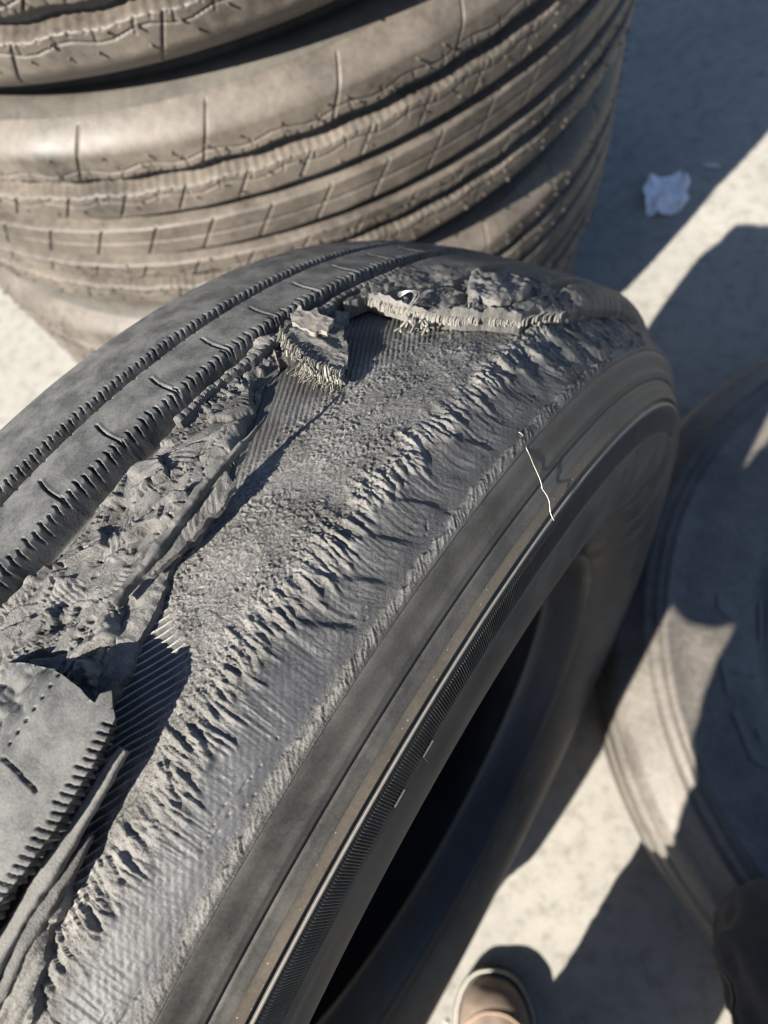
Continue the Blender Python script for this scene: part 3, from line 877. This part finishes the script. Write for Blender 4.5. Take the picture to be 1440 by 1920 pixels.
# block of the centre rib still holding on at the near end
B = [list(p) for p in T['block']]
blk = B + [[-.40, .0560], [-.40, -.004], [-.10, -.004], [-.02, -.002]] + [list(p) for p in T['blockL']]
def blk_top(x, y, d):
    th_ = x / (RM * 1000)
    h = 18.0 + .5 * (N1.fbm(x / 14, y / 14, 3) - .5) + .08 * (N2.fbm(x / 1.2, y / 1.2, 3) - .5)
    blend = 1 - sstep(12, 34, y)                      # left part sinks into the ripped mass
    h = h - blend * (6 + 5 * N3.ridged(x / 15, y / 10, 3)) 
    edge = 58.6
    p = 2.75; ph = (x - .35 * (y - edge)) / p; k = ph - np.floor(ph) - .5
    L = 3.9
    e = np.interp(x, [-176, -48, -37, -25, -6.6, 0.9, 14], [56, 56.6, 58.1, 59.3, 58.3, 57.6, 55])
    a = e - y
    kk = N2.t[np.floor(ph).astype(int) % 256, 77]
    cut = (1 - sstep(.05, .135, np.abs(k + .04 * np.sin(a)))) * (1 - sstep(L * (.6 + .5 * kk), L * (.6 + .5 * kk) + 1.2, a)) * (x < 6)
    h = h - 5.5 * cut
    h = h + .22 * sstep(.12, .25, k) * (1 - sstep(.3, .48, k)) * (1 - sstep(2, 5, a)) * (x < 6)
    # row of pin holes, and a curved sipe
    pq = (x - 2) / 3.9; kq = (pq - np.floor(pq) - .5) * 3.9
    row = 29.4
    hole = (1 - sstep(.35, .75, np.hypot(kq, (y - row) * .8))) * (x < 9) * (x > -19)
    hole = np.maximum(hole, (1 - sstep(.35, .75, np.hypot(kq, (y - row) * .8))) * (x < -24) * (x > -49))
    h = h - 2.4 * hole
    for x0 in (-19.8, -50.4):
        sq, al = linedist([(x0, 30.2), (x0 + .5, 35.4), (x0 - .1, 41.5), (x0 - .5, 47.2)], x, y)
        h = h - 2.8 * (1 - sstep(.22, .62, sq))
    return h / 1000
def blk_bot(x, y, d):
    return (9.5 + 1.0 * (N2.fbm(x / 6, y / 6, 3) - .5) - 6.5 * (1 - sstep(18, 36, y))) / 1000
def blk_under(x, y, d): return -4.0 * sstep(-12, 14, x), -4.5 * sstep(38, 57, y)
slab('tread_block', blk, blk_top, blk_bot, M['tread'], .00050, .35, 5, None, blk_under)

# strips of rubber lying along the block
def ribbon(name, pts, width, thick, hgt, mat, seed=0, taper=None, rough=.4, ticks=0):
    """long strip: centre line (theta, w), height above the belts hgt(t), closed oval-cornered section"""
    P = np.array(pts, float); L = np.concatenate([[0], np.cumsum(np.hypot(np.diff(P[:, 0]) * 440, np.diff(P[:, 1]) * 1000))])
    n = max(20, int(L[-1] / .7)); t = np.linspace(0, 1, n)
    cx = np.interp(t * L[-1], L, P[:, 0]) * 440; cy = np.interp(t * L[-1], L, P[:, 1]) * 1000
    ker = np.ones(9) / 9
    def sm(a): return np.convolve(np.pad(a, 4, 'edge'), ker, 'valid')
    cx, cy = sm(cx), sm(cy)
    tx, ty = np.gradient(cx), np.gradient(cy); l = np.hypot(tx, ty); nx, ny = -ty / l, tx / l
    W_ = width * (taper(t) if taper else 1.0) * np.ones(n)
    W_ = W_ * (1 + rough * .5 * (N1.fbm(t * L[-1] / 5 + seed, t * 0 + .5, 3) - .5))
    sec = np.array([(-.5, 0), (-.5, .35), (-.5, .7), (-.46, .95), (-.3, 1), (-.1, 1), (.1, 1), (.3, 1), (.46, .95), (.5, .7), (.5, .35), (.5, 0), (.3, -.02), (0, -.02), (-.3, -.02)])
    A = cx[:, None] + nx[:, None] * sec[None, :, 0] * W_[:, None]
    Bq = cy[:, None] + ny[:, None] * sec[None, :, 0] * W_[:, None]
    Tk = thick * (taper(t) ** .6 if taper else 1.0) * np.ones(n)
    Hh = hgt(t)[:, None] + sec[None, :, 1] * Tk[:, None]
    Hh = Hh + rough * 1.2 * (N2.fbm(A / 5 + seed, Bq / 1.5, 3) - .5) * (sec[None, :, 1] > .5)
    Bq = Bq + rough * 1.0 * (N3.fbm(A / 3 + seed, Hh / 2, 3) - .5)
    if ticks:
        k = (t * L[-1] / ticks) % 1
        Hh = Hh + (.5 * ((k > .46) & (k < .58)))[:, None] * (sec[None, :, 1] > .9)
    v = loc(A / 440, Bq / 1000, rb(Bq / 1000) + Hh / 1000)
    m_ = len(sec)
    U, V = np.meshgrid(np.arange(n - 1), np.arange(m_), indexing='ij'); V2 = (V + 1) % m_
    F = np.stack([U * m_ + V, U * m_ + V2, (U + 1) * m_ + V2, (U + 1) * m_ + V], -1).reshape(-1, 4)
    vv = v.reshape(-1, 3)
    c0 = len(vv); vv = np.concatenate([vv, v[0].mean(0)[None], v[-1].mean(0)[None]])
    caps = np.array([(c0, (i + 1) % m_, i) for i in range(m_)] + [(c0 + 1, (n - 1) * m_ + i, (n - 1) * m_ + (i + 1) % m_) for i in range(m_)])
    return link_mesh(name, vv, [F, caps], mat, tyre)
LC = [list(p) for p in T['lathC']] + [[-.22, .0580], [-.36, .0575]]
ribbon('rubber_strip', LC, 5.0, 2.4, lambda t: 8.5 - 1.0 * t + 0 * t, M['torn'], 1, lambda t: .55 + .50 * np.minimum(1, t * 6) + .12 * np.sin(t * 31), .7)
L2 = [list(p) for p in T['lath2']] + [[-.22, .0605], [-.36, .0600]]
ribbon('rubber_strip', L2, 6.5, 3.0, lambda t: 4.0 + 1.5 * np.sin(t * 9), M['belt'], 7, lambda t: .35 + .65 * np.minimum(1, t * 4), .9)
def fray_top(x, y, d): return (3.5 + 3.0 * N1.fbm(x / 30, y / 1.5, 4) + 2.2 * (N2.ridged(x / 14, y / 2.4, 3) - .4) - 1.4 * np.exp(-d / .9)) / 1000
FR = [list(p) for p in T['fray'][:6]] + [[-.25, .075], [-.36, .072], [-.36, .060]] + [list(p) for p in T['fray'][7:]]
slab('frayed_rubber', FR, fray_top, lift, M['belt'], .00055, 1.4, 31, dust)

# long pointed sliver that stands up and throws its shadow on the cords
SL, SRr = np.array(T['spikeL']), np.array(T['spikeR'])
sc_ = .5 * (SL + SRr)
sc_ = np.concatenate([[[.272, .0255]], sc_, [[.092, .0245], [.075, .0235]]])
ribbon('rubber_sliver', sc_, 2.7, 4.2, lambda t: 17.0 - 10.0 * t ** .9, M['tread'], 3, lambda t: np.clip(.08 + 2.2 * t, 0, 1) * (1 + .18 * np.sin(t * 37) * np.sin(t * 11)), .8, 4.6)
def scal_top(x, y, d):
    k = np.sin((x + .9 * y + 9 * N3.fbm(x / 12, y / 9, 2)) * 2 * math.pi / 3.4)
    return (10.2 + .085 * (x - 60) - .55 * (y - 27) + .32 * k * sstep(0, 2, d) * sstep(.4, .6, N2.fbm(x / 14, y / 9, 2)) + 2.8 * (N1.fbm(x / 7, y / 4, 4) - .5)) / 1000
def scal_bot(x, y, d): return (scal_top(x, y, d) * 1000 - 2.4 - 2 * sstep(1, 5, d)) / 1000
sc2 = [(.212, .0272), (.205, .0312), (.19, .0322), (.165, .0315), (.14, .0300), (.115, .0285), (.098, .0258), (.11, .0245), (.15, .0258), (.19, .0262)]
slab('torn_flap', sc2, scal_top, scal_bot, M['belt'], .0005, 1.4, 44, dust)

# far end of the tear: the rest of the tread starts again with a thick broken edge
EP = [(.470, -.0095)] + END + [(1.20, .0775), (1.46, .0775), (1.46, -.0118), (.62, -.0118)]
def end_top(x, y, d):
    th_ = x / 440
    base = (rt(y / 1000) - rb(y / 1000)) * 1000
    rough_ = 1 - sstep(.60, .72, th_ - .0022 * (y - 20))
    a = N2.fbm(x / 12, y / 6, 4); st = a * 6; lv = np.floor(st)
    h = base - .4 - rough_ * (4.6 - 9.0 * ((lv + sstep(.6, 1, st - lv)) / 6 - .35)) - rough_ * 2.0 * (N1.ridged(x / 8, y / 5, 3) - .4)
    for c in (19.0, 54.6):
        h = h - (1 - rough_) * 8 * (1 - sstep(2.6, 4.6, np.abs(y - c)))
    h = h + 2.2 * np.exp(-d / 3.0) * rough_
    sh = sstep(93, 100, y)
    dd = np.maximum(x - np.interp(y, TE[:, 1] * 1000, TE[:, 0] * 440), 0)
    h = np.maximum(h, 3.0) * (1 - .72 * sstep(52, 82, y) * np.maximum(np.exp(-dd / 14), np.exp(-d / 5)))
    return (h - 4.5 * sh) / 1000
def end_bot(x, y, d): return (1.3 * np.exp(-d / 7) + .6 * (N1.fbm(x / 6, y / 6, 2)) - .8 * sstep(3, 12, d)) / 1000
dark_dust = dict(dust, dusty=lambda x, y, d: np.clip(.9 * (N1.fbm(x / 6, y / 5, 4) - .35) + .5 * np.exp(-d / 1.5), 0, 1) * (1 - sstep(285, 320, x)))
slab('torn_tread_end', EP, end_top, end_bot, M['belt'], .0007, 1.0, 51, dark_dust)
def chunk_top(x, y, d): return (16.5 + 3.5 * (N1.ridged(x / 9, y / 7, 4) - .4) + 1.5 * (N2.fbm(x / 2, y / 2, 3) - .5) - 1.2 * np.exp(-d)) / 1000
def chunk_bot(x, y, d): return (9 + 0 * x) / 1000
slab('rubber_chunk', T['chunk'], chunk_top, chunk_bot, M['torn'], .0008, 1.6, 61)

# torn flap with bare cord ends near the middle groove
def frag_top(x, y, d): return (9.0 - .18 * (y - 5) + 3.2 * (N1.ridged(x / 10, y / 9, 3) - .4) + .8 * (N2.fbm(x / 1.4, y / 1.4, 3) - .5)+ 1.6 * (N3.fbm(x / 6, y / 3, 4) - .5)) / 1000
def frag_bot(x, y, d): return frag_top(x, y, d) - .0026 - .0012 * sstep(0, 4, d)
slab('torn_flap', T['frag'], frag_top, frag_bot, M['belt'], .0006, 2.0, 71, dust)
plate_poly = [(.398, -.0150), (.425, -.0190), (.418, -.0115), (.432, -.0105), (.424, -.004), (.428, .001), (.405, .004), (.393, -.006)]
def pl_top(x, y, d): return (14.0 + .55 * (y + 8) * -.3 + 1.6 * (N2.ridged(x / 7, y / 6, 3) - .4) + .03 * (x - 180)) / 1000
slab('torn_flap', plate_poly, pl_top, lambda x, y, d: pl_top(x, y, d) - .0022, M['torn_warm'], .0006, 2.0, 73)

# loose cord and wire pieces, each a thin tube
def tubes(name, paths, rad, mat, parent, sides=5):
    V = []; F = []
    for P in paths:
        P = np.asarray(P, float); n = len(P)
        tg = np.gradient(P, axis=0); tg /= np.linalg.norm(tg, axis=1)[:, None] + 1e-12
        ref = np.array([.3, .2, .93]); a = np.cross(tg, ref); a /= np.linalg.norm(a, axis=1)[:, None] + 1e-9; b = np.cross(tg, a)
        k = len(V)
        for i in range(n):
            for j in range(sides):
                q = 2 * math.pi * j / sides
                V.append(P[i] + rad * (a[i] * math.cos(q) + b[i] * math.sin(q)))
        for i in range(n - 1):
            for j in range(sides):
                j2 = (j + 1) % sides
                F.append((k + i * sides + j, k + i * sides + j2, k + (i + 1) * sides + j2, k + (i + 1) * sides + j))
        F.append((k, k + 1, k + 2, k + 3)); m_ = k + (n - 1) * sides; F.append((m_ + 3, m_ + 2, m_ + 1, m_))
    return link_mesh(name, np.array(V), np.array(F), mat, parent)
def lp(th, w, h): return loc(th, w, rb(w) + h / 1000.0)
g = np.random.default_rng(21)
paths = []; dark_paths = []
for c in range(46):                                    # fringe along the near edge of the torn flap, in small tufts
    u0 = c / 45; cl = g.uniform(.0022, .0046); cw = g.normal(.50, .18); chh = g.normal(-1.6, .9); ctw = g.normal(.1, .25)
    for i in range(g.integers(3, 8)):
        u = np.clip(u0 + g.normal(0, .012), 0, 1); th = np.interp(u, [0, .3, .6, 1], [.384, .372, .364, .369]); w = np.interp(u, [0, .3, .6, 1], [-.0150, -.004, .0110, .0255])
        h0 = 8.0 + 3.0 * g.random() - .16 * (w * 1000 - 5)
        ln = cl * g.uniform(.6, 1.25); dw = cw + g.normal(0, .22); dh = chh + g.normal(0, .7)
        P = [lp(th + ln * .35 / .44, w, h0), lp(th - ln * .2 / .44, w + dw * ln * .35, h0 + .5), lp(th - ln * .6 / .44, w + (dw + .3 * ctw) * ln * .7, h0 + .35 * dh), lp(th - ln / .44, w + (dw + ctw) * ln, h0 + dh)]
        (dark_paths if g.random() < .45 else paths).append(P)
tag(tubes('cord_ends', dark_paths, .00040, M['cord_dark'], tyre), kind='stuff')
for i in range(45):                                    # second small fringe below it
    u = g.random(); th = .358 + .006 * g.random(); w = .002 + .022 * u
    ln = g.uniform(.003, .006); dh = g.normal(-.5, 1.0)
    paths.append([lp(th + .004, w, 4.5), lp(th, w, 4.2 + .5 * dh), lp(th - ln / .44, w + .002 * g.normal(), 3.5 + dh)])
tag(tubes('cord_ends', paths, .00030, M['cord'], tyre), kind='stuff')
paths = []
for i in range(118):                                   # cord ends packed side by side along the broken edge
    u = i / 117; y = -4 + 74 * u
    if .70 < u < .75: continue
    th = float(np.interp(y, [-7, 10, 22, 34, 48, 62, 71, 87], [.503, .507, .510, .518, .550, .595, .674, .715]))
    h0 = 8.0 + g.normal(0, .35); o = g.normal(0, .0008) + .0022 * math.sin(u * 40); yy = y / 1000 + g.normal(0, .00015)
    if g.random() < .06: continue
    paths.append([lp(th + .020, yy, h0 - .2), lp(th + .002 + o, yy + .0004, h0 + .2), lp(th - .0035 + o, yy + .0009, h0 - .6), lp(th - .0060 + o, yy + .0015 + g.normal(0, .0002), h0 - 2.2 + g.normal(0, .3))])
tag(tubes('cord_ends', paths, .00055, M['cord'], tyre), kind='stuff')
for i in range(5):                                     # a loose loop of strands by the broken edge
    ph = np.linspace(-.6, 2.5, 22)
    R_ = 6.2 + 1.0 * i * .5 + .5 * g.normal(); cx_, cy_ = .508 * 440, 20.5 + .6 * g.normal()
    P = [lp((cx_ + R_ * .9 * math.sin(p) + 1.0) / 440, (cy_ + R_ * math.cos(p) - 6) / 1000, 12.0 + 2.5 * math.sin(p * 1.3 + i * .5) + 1.1 * i * math.sin(p)) for p in ph]
    tubes('steel_wire', [P], .00021, M['wire'], tyre)
paths = []
for i in range(26):                                    # tangled knot under the loop
    th = .500 + g.normal(0, .006); w = .0265 + g.normal(0, .0035); a = g.uniform(0, 6.28); ln = g.uniform(.003, .006)
    paths.append([lp(th, w, 3 + 3 * g.random()), lp(th + .4 * ln * math.cos(a) / .44, w + .4 * ln * math.sin(a), 5 + 3 * g.random()), lp(th + ln * math.cos(a + .6) / .44, w + ln * math.sin(a + .6), 3 + 3 * g.random())])
tag(tubes('cord_ends', paths, .00055, M['cord'], tyre), kind='stuff')
# one thin wire hanging from the torn edge over the sidewall
wp = [(.440, .0965, .4235), (.436, .1000, .4225), (.431, .1030, .4195), (.4295, .1075, .4120), (.428, .1125, .4050), (.4245, .1150, .4020), (.421, .1190, .3965), (.4165, .1225, .3915)]
wpp = np.array([loc(*q) for q in wp]).reshape(-1, 3)
tt = np.linspace(0, len(wp) - 1, 90)
wq = np.stack([np.interp(tt, np.arange(len(wp)), wpp[:, i]) for i in range(3)], 1)
kern = np.ones(7) / 7
wq = np.stack([np.convolve(np.pad(wq[:, i], 3, 'edge'), kern, 'valid') for i in range(3)], 1)
wq[:, 1] += .0005 * np.sin(tt * 2.6); wq[:, 0] += .0003 * np.sin(tt * 3.7)
tubes('loose_wire', [wq], .00023, M['wire'], tyre, 6)

# ------------------------------------------------------------------ the photographer
per = empty('person', Matrix.Translation((0.1, -.5, 0)))
tag(per, 'person in dark jeans and pale tan work boots, cut off by the frame edge', 'person')
PO = Vector((0.1, -.5, 0))

def skin_mesh(name, joints, edges, mat, parent, root=0, sub=2):
    me = bpy.data.meshes.new(name)
    bm = bmesh.new()
    lay = bm.verts.layers.skin.verify()
    vs = [bm.verts.new(Vector(j[0]) - PO) for j in joints]
    for a, b_ in edges: bm.edges.new((vs[a], vs[b_]))
    for i, (vv, j) in enumerate(zip(vs, joints)):
        rr_ = j[1] if hasattr(j[1], '__len__') else (j[1], j[1])
        vv[lay].radius = rr_
        vv[lay].use_root = (i == root)
    bm.to_mesh(me); bm.free()
    me.materials.append(mat)
    o = bpy.data.objects.new(name, me); COL.objects.link(o); o.parent = parent
    s = o.modifiers.new('skin', 'SKIN'); s.use_smooth_shade = True
    b = o.modifiers.new('sub', 'SUBSURF'); b.levels = sub; b.render_levels = sub
    return o
M['skin'] = plain('skin', (.55, .36, .27), .55)
M['jacket'] = plain('dark_jacket', (.03, .032, .04), .8)
def denim():
    mt, n, l, b, tc = mat_base('dark_denim')
    a = noise_node(n, l, tc, 18, 5, .6); f = noise_node(n, l, tc, 1200, 2, .7)
    ra = ramp(n, l, a.outputs[0], [(.3, (.010, .011, .014)), (.7, (.042, .042, .046))])
    rf = ramp(n, l, f.outputs[0], [(.35, .7), (.7, 1.3)])
    x = mixc(n, l, 1.0, ra.outputs[0], rf.outputs[0], 'MULTIPLY')
    l.new(x, b.inputs['Base Color']); b.inputs['Roughness'].default_value = .9
    b.inputs['Sheen Weight'].default_value = .05
    bp = n.new('ShaderNodeBump'); bp.inputs['Strength'].default_value = .3; bp.inputs['Distance'].default_value = .0006
    l.new(f.outputs[0], bp.inputs['Height']); l.new(bp.outputs[0], b.inputs['Normal'])
    return mt
M['denim'] = denim()

J = [((.06, -.61, .76), .11), ((.06, -.59, .92), .11), ((.06, -.54, 1.12), .12), ((.06, -.49, 1.28), .08), ((.06, -.44, 1.36), .055),
     ((.06, -.40, 1.46), .075), ((.06, -.385, 1.55), .075),
     ((-.12, -.49, 1.24), .055), ((-.275, -.45, .995), .045), ((-.065, -.14, 1.015), .034), ((-.07, -.07, 1.05), .028),
     ((.24, -.47, 1.24), .055), ((.36, -.36, 1.02), .045), ((.16, -.14, 1.02), .034), ((.10, -.08, 1.05), .028),
     ((-.02, -.60, .70), .09), ((.0, -.44, .46), .058), ((.0, -.49, .12), .042), ((.0, -.42, .04), .035),
     ((.16, -.58, .70), .09), ((.262, -.150, .43), .058), ((.38, -.31, .12), .042), ((.39, -.24, .04), .035)]
E_ = [(0, 1), (1, 2), (2, 3), (3, 4), (4, 5), (5, 6), (3, 7), (7, 8), (8, 9), (9, 10), (3, 11), (11, 12), (12, 13), (13, 14), (0, 15), (15, 16), (16, 17), (17, 18), (0, 19), (19, 20), (20, 21), (21, 22)]
for hx, sd in ((-.07, 1), (.10, -1)):                       # fingers closed towards the phone
    base = len(J) ; wrist = 10 if sd > 0 else 14
    for i in range(5):
        z0 = 1.062 - .017 * i if i < 4 else 1.085
        ln = (.030, .033, .031, .025, .024)[i]
        k_ = len(J)
        J += [((hx + sd * .012, -.062, z0), .0085), ((hx + sd * (.012 + ln), -.060, z0 + .004), .0075), ((hx + sd * (.012 + ln * 1.5), -.075, z0 + .004), .0065)]
        E_ += [(wrist, k_), (k_, k_ + 1), (k_ + 1, k_ + 2)]
skin_mesh('body', J, E_, M['skin'], per)
hair = [((.06, -.42, 1.56), (.08, .09)), ((.06, -.45, 1.50), (.078, .07)), ((.06, -.39, 1.61), (.07, .08))]
skin_mesh('hair', hair, [(0, 1), (0, 2)], plain('dark_hair', (.02, .015, .012), .6), per)

def leg_tube(path, radii, n=150, m_=72, seed=0, xs=1.0, amp=.10):
    P = np.array(path, float); R = np.array(radii, float)
    L = np.concatenate([[0], np.cumsum(np.linalg.norm(np.diff(P, axis=0), axis=1))])
    t = np.linspace(0, L[-1], n)
    C = np.stack([np.interp(t, L, P[:, i]) for i in range(3)], 1); r = np.interp(t, L, R)
    ker = np.hanning(27); ker /= ker.sum()
    C = np.stack([np.convolve(np.pad(C[:, i], 13, 'edge'), ker, 'valid') for i in range(3)], 1); r = np.convolve(np.pad(r, 13, 'edge'), ker, 'valid')
    tg = np.gradient(C, axis=0); tg /= np.linalg.norm(tg, axis=1)[:, None]
    a = np.cross(tg, [0.9, .3, .1]); a /= np.linalg.norm(a, axis=1)[:, None]; b = np.cross(tg, a)
    q = np.linspace(0, 2 * math.pi, m_, endpoint=False)
    A, TT = np.meshgrid(q, t, indexing='xy')
    cx, cy = np.cos(A), np.sin(A)
    wr = N1.ridged(TT / .055 + seed + .5 * cx, cx * 1.1 + 4 + seed, 3) + N2.ridged(TT / .09 + 3 + seed - .8 * cy, cy * 1.2 + 7, 3)
    wr = wr + .45 * N3.ridged(TT / .022 + seed + 1.2 * cx, cx * 2.2 + cy * 1.5 + 9, 3) - .2
    rr_ = r[:, None] * (1 + amp * (wr - 1.0))
    V = C[:, None] + rr_[..., None] * (cx[..., None] * a[:, None] + cy[..., None] * b[:, None])
    if xs != 1.0: V[..., 0] = C[:, None, 0] + (V[..., 0] - C[:, None, 0]) * xs
    return V.reshape(-1, 3), grid_faces(n, m_)[:, ::-1], n, m_
def close_ring(n, m_):
    u = np.arange(n - 1)
    return np.stack([u * m_ + m_ - 1, (u + 1) * m_ + m_ - 1, (u + 1) * m_, u * m_], -1)
def cloth(name, tubes_, mat):
    V = []; F = []; k = 0
    for v, f, n, m_ in tubes_:
        V.append(v); F.append(np.concatenate([f, close_ring(n, m_)]) + k); k += len(v)
    return link_mesh(name, np.concatenate(V) - np.array(PO), F, mat, per)
cloth('trousers', [leg_tube([(.12, -.64, .84), (.17, -.56, .68), (.245, -.25, .495), (.266, -.140, .445), (.295, -.18, .34), (.365, -.30, .12), (.372, -.305, .06)], [.135, .115, .090, .083, .078, .068, .07], seed=2, amp=.26),
                   leg_tube([(.0, -.64, .84), (-.02, -.58, .66), (.01, -.475, .45), (.022, -.49, .30), (.024, -.505, .12), (.024, -.505, .07)], [.135, .115, .098, .092, .088, .09], seed=9)], M['denim'])
seam_lit_edge_m = plain('stitching_and_lit_edges', (.16, .12, .085), .8)  # stitching colour, also painting the brownish edges of grazing sun on the cloth
def seam(tb, col, i0, i1):
    v, f, n, m_ = tb
    V = v.reshape(n, m_, 3); C = V.mean(1)
    P = [V[i, (col + (i - i0) // 30) % m_] * 1.0 + (V[i, (col + (i - i0) // 30) % m_] - C[i]) * .012 - np.array(PO) for i in range(i0, i1)]
    tubes('seam', [P], .0013, seam_lit_edge_m, per, 5)
RT = leg_tube([(.12, -.64, .84), (.17, -.56, .68), (.245, -.25, .495), (.266, -.140, .445), (.295, -.18, .34), (.365, -.30, .12), (.372, -.305, .06)], [.135, .115, .090, .083, .078, .068, .07], seed=2, amp=.26)
for c_ in (6, 20, 36, 52): seam(RT, c_, 40, 120)  # seam lines that double as painted sunlit edges along the leg
cloth('jacket', [leg_tube([(.005, -.60, .72), (-.020, -.57, .86), (-.065, -.55, .95), (-.02, -.53, 1.10), (.03, -.49, 1.24), (.06, -.47, 1.31)], [.135, .13, .142, .145, .12, .07], seed=4, xs=1.45, amp=.06),
                 leg_tube([(-.12, -.49, 1.24), (-.215, -.47, 1.12), (-.275, -.45, .995), (-.155, -.31, .985), (-.075, -.16, 1.01)], [.075, .07, .066, .056, .044], seed=6),
                 leg_tube([(.22, -.48, 1.24), (.30, -.43, 1.12), (.36, -.36, 1.01), (.26, -.25, 1.01), (.17, -.155, 1.02)], [.075, .07, .066, .056, .044], seed=7)], M['jacket'])

# boots: outsole, upper with welt seam
def boot(tip, heading, side):
    L = .285
    h = math.radians(heading); d = np.array([math.cos(h), math.sin(h)]); nrm = np.array([-d[1], d[0]])
    t = np.concatenate([np.linspace(0, .02, 8, endpoint=False), np.linspace(.02, 1, 50)])
    halfw = np.interp(t, [0, .004, .015, .04, .09, .16, .26, .36, .55, .75, .92, .985, 1], [.004, .013, .022, .032, .042, .049, .0515, .050, .041, .037, .036, .026, .004])
    top = np.interp(t, [0, .01, .04, .09, .16, .26, .36, .48, .60, .70, 1], [.028, .036, .050, .060, .064, .068, .078, .100, .135, .16, .165])
    def place(x, y, z): return (tip[0] - d[0] * x * L + nrm[0] * y - PO[0], tip[1] - d[1] * x * L + nrm[1] * y - PO[1], z)
    V = []; m_ = 33
    for i, tt_ in enumerate(t):
        for k in range(m_):
            a = math.pi * k / (m_ - 1)
            cy = math.cos(a); sy = math.sin(a)
            yy = halfw[i] * (abs(cy) ** .75) * (1 if cy >= 0 else -1) * .95
            zz = .022 + (top[i] - .022) * sy ** .75
            V.append(place(tt_ + .012 * (1 - tt_), yy, zz))
    up = link_mesh('boot_upper', V, grid_faces(len(t), m_), M['boot'], per)
    S = []
    for i, tt_ in enumerate(t):
        for yy, zz in ((-1, 0.0), (-1.05, .006), (-1.06, .014), (-1.08, .020), (-1.06, .0245), (-.9, .026), (.9, .026), (1.06, .0245), (1.08, .020), (1.06, .014), (1.05, .006), (1, 0.0)):
            S.append(place(tt_ * 1.02 - .012, yy * (halfw[i] + .002), zz))
    link_mesh('boot_sole', S, grid_faces(len(t), 12)[:, ::-1], M['sole'], per)
    # pale welt line and toe-cap seam
    w1 = [np.array(place(tt_ * 1.02 - .010, s_ * (halfw[i] + .0022), .0265)) for s_ in (-1, 1) for i, tt_ in (list(enumerate(t))[:40] if s_ > 0 else list(enumerate(t))[:40][::-1])]
    tubes('welt', [w1], .0016, M['welt'], per, 6)
    cap = []
    for k in range(25):
        a = math.radians(12 + 156 * k / 24); x = .26 - .15 * math.sin(a) ** 1.5
        hw = np.interp(x, t, halfw); tp_ = np.interp(x, t, top)
        cap.append(np.array(place(x + .012 * (1 - x), hw * .95 * abs(math.cos(a)) ** .75 * (1 if math.cos(a) >= 0 else -1), .0225 + (tp_ - .022) * math.sin(a) ** .75 + .0006)))
    tubes('seam', [cap], .0016, M['seam'], per, 6)
M['boot'] = rubber('tan_leather', (.12, .09, .068), (.27, .21, .165), coarse=30, fine=700, rough=.6, bump=.12)
M['sole'] = plain('dark_outsole', (.06, .055, .05), .7)
M['welt'] = plain('pale_welt', (.55, .52, .46), .6)
M['seam'] = plain('seam_thread', (.36, .25, .18), .7)
boot((-.0095, -.279), 93, 1)
boot((.392, -.15), 84, -1)
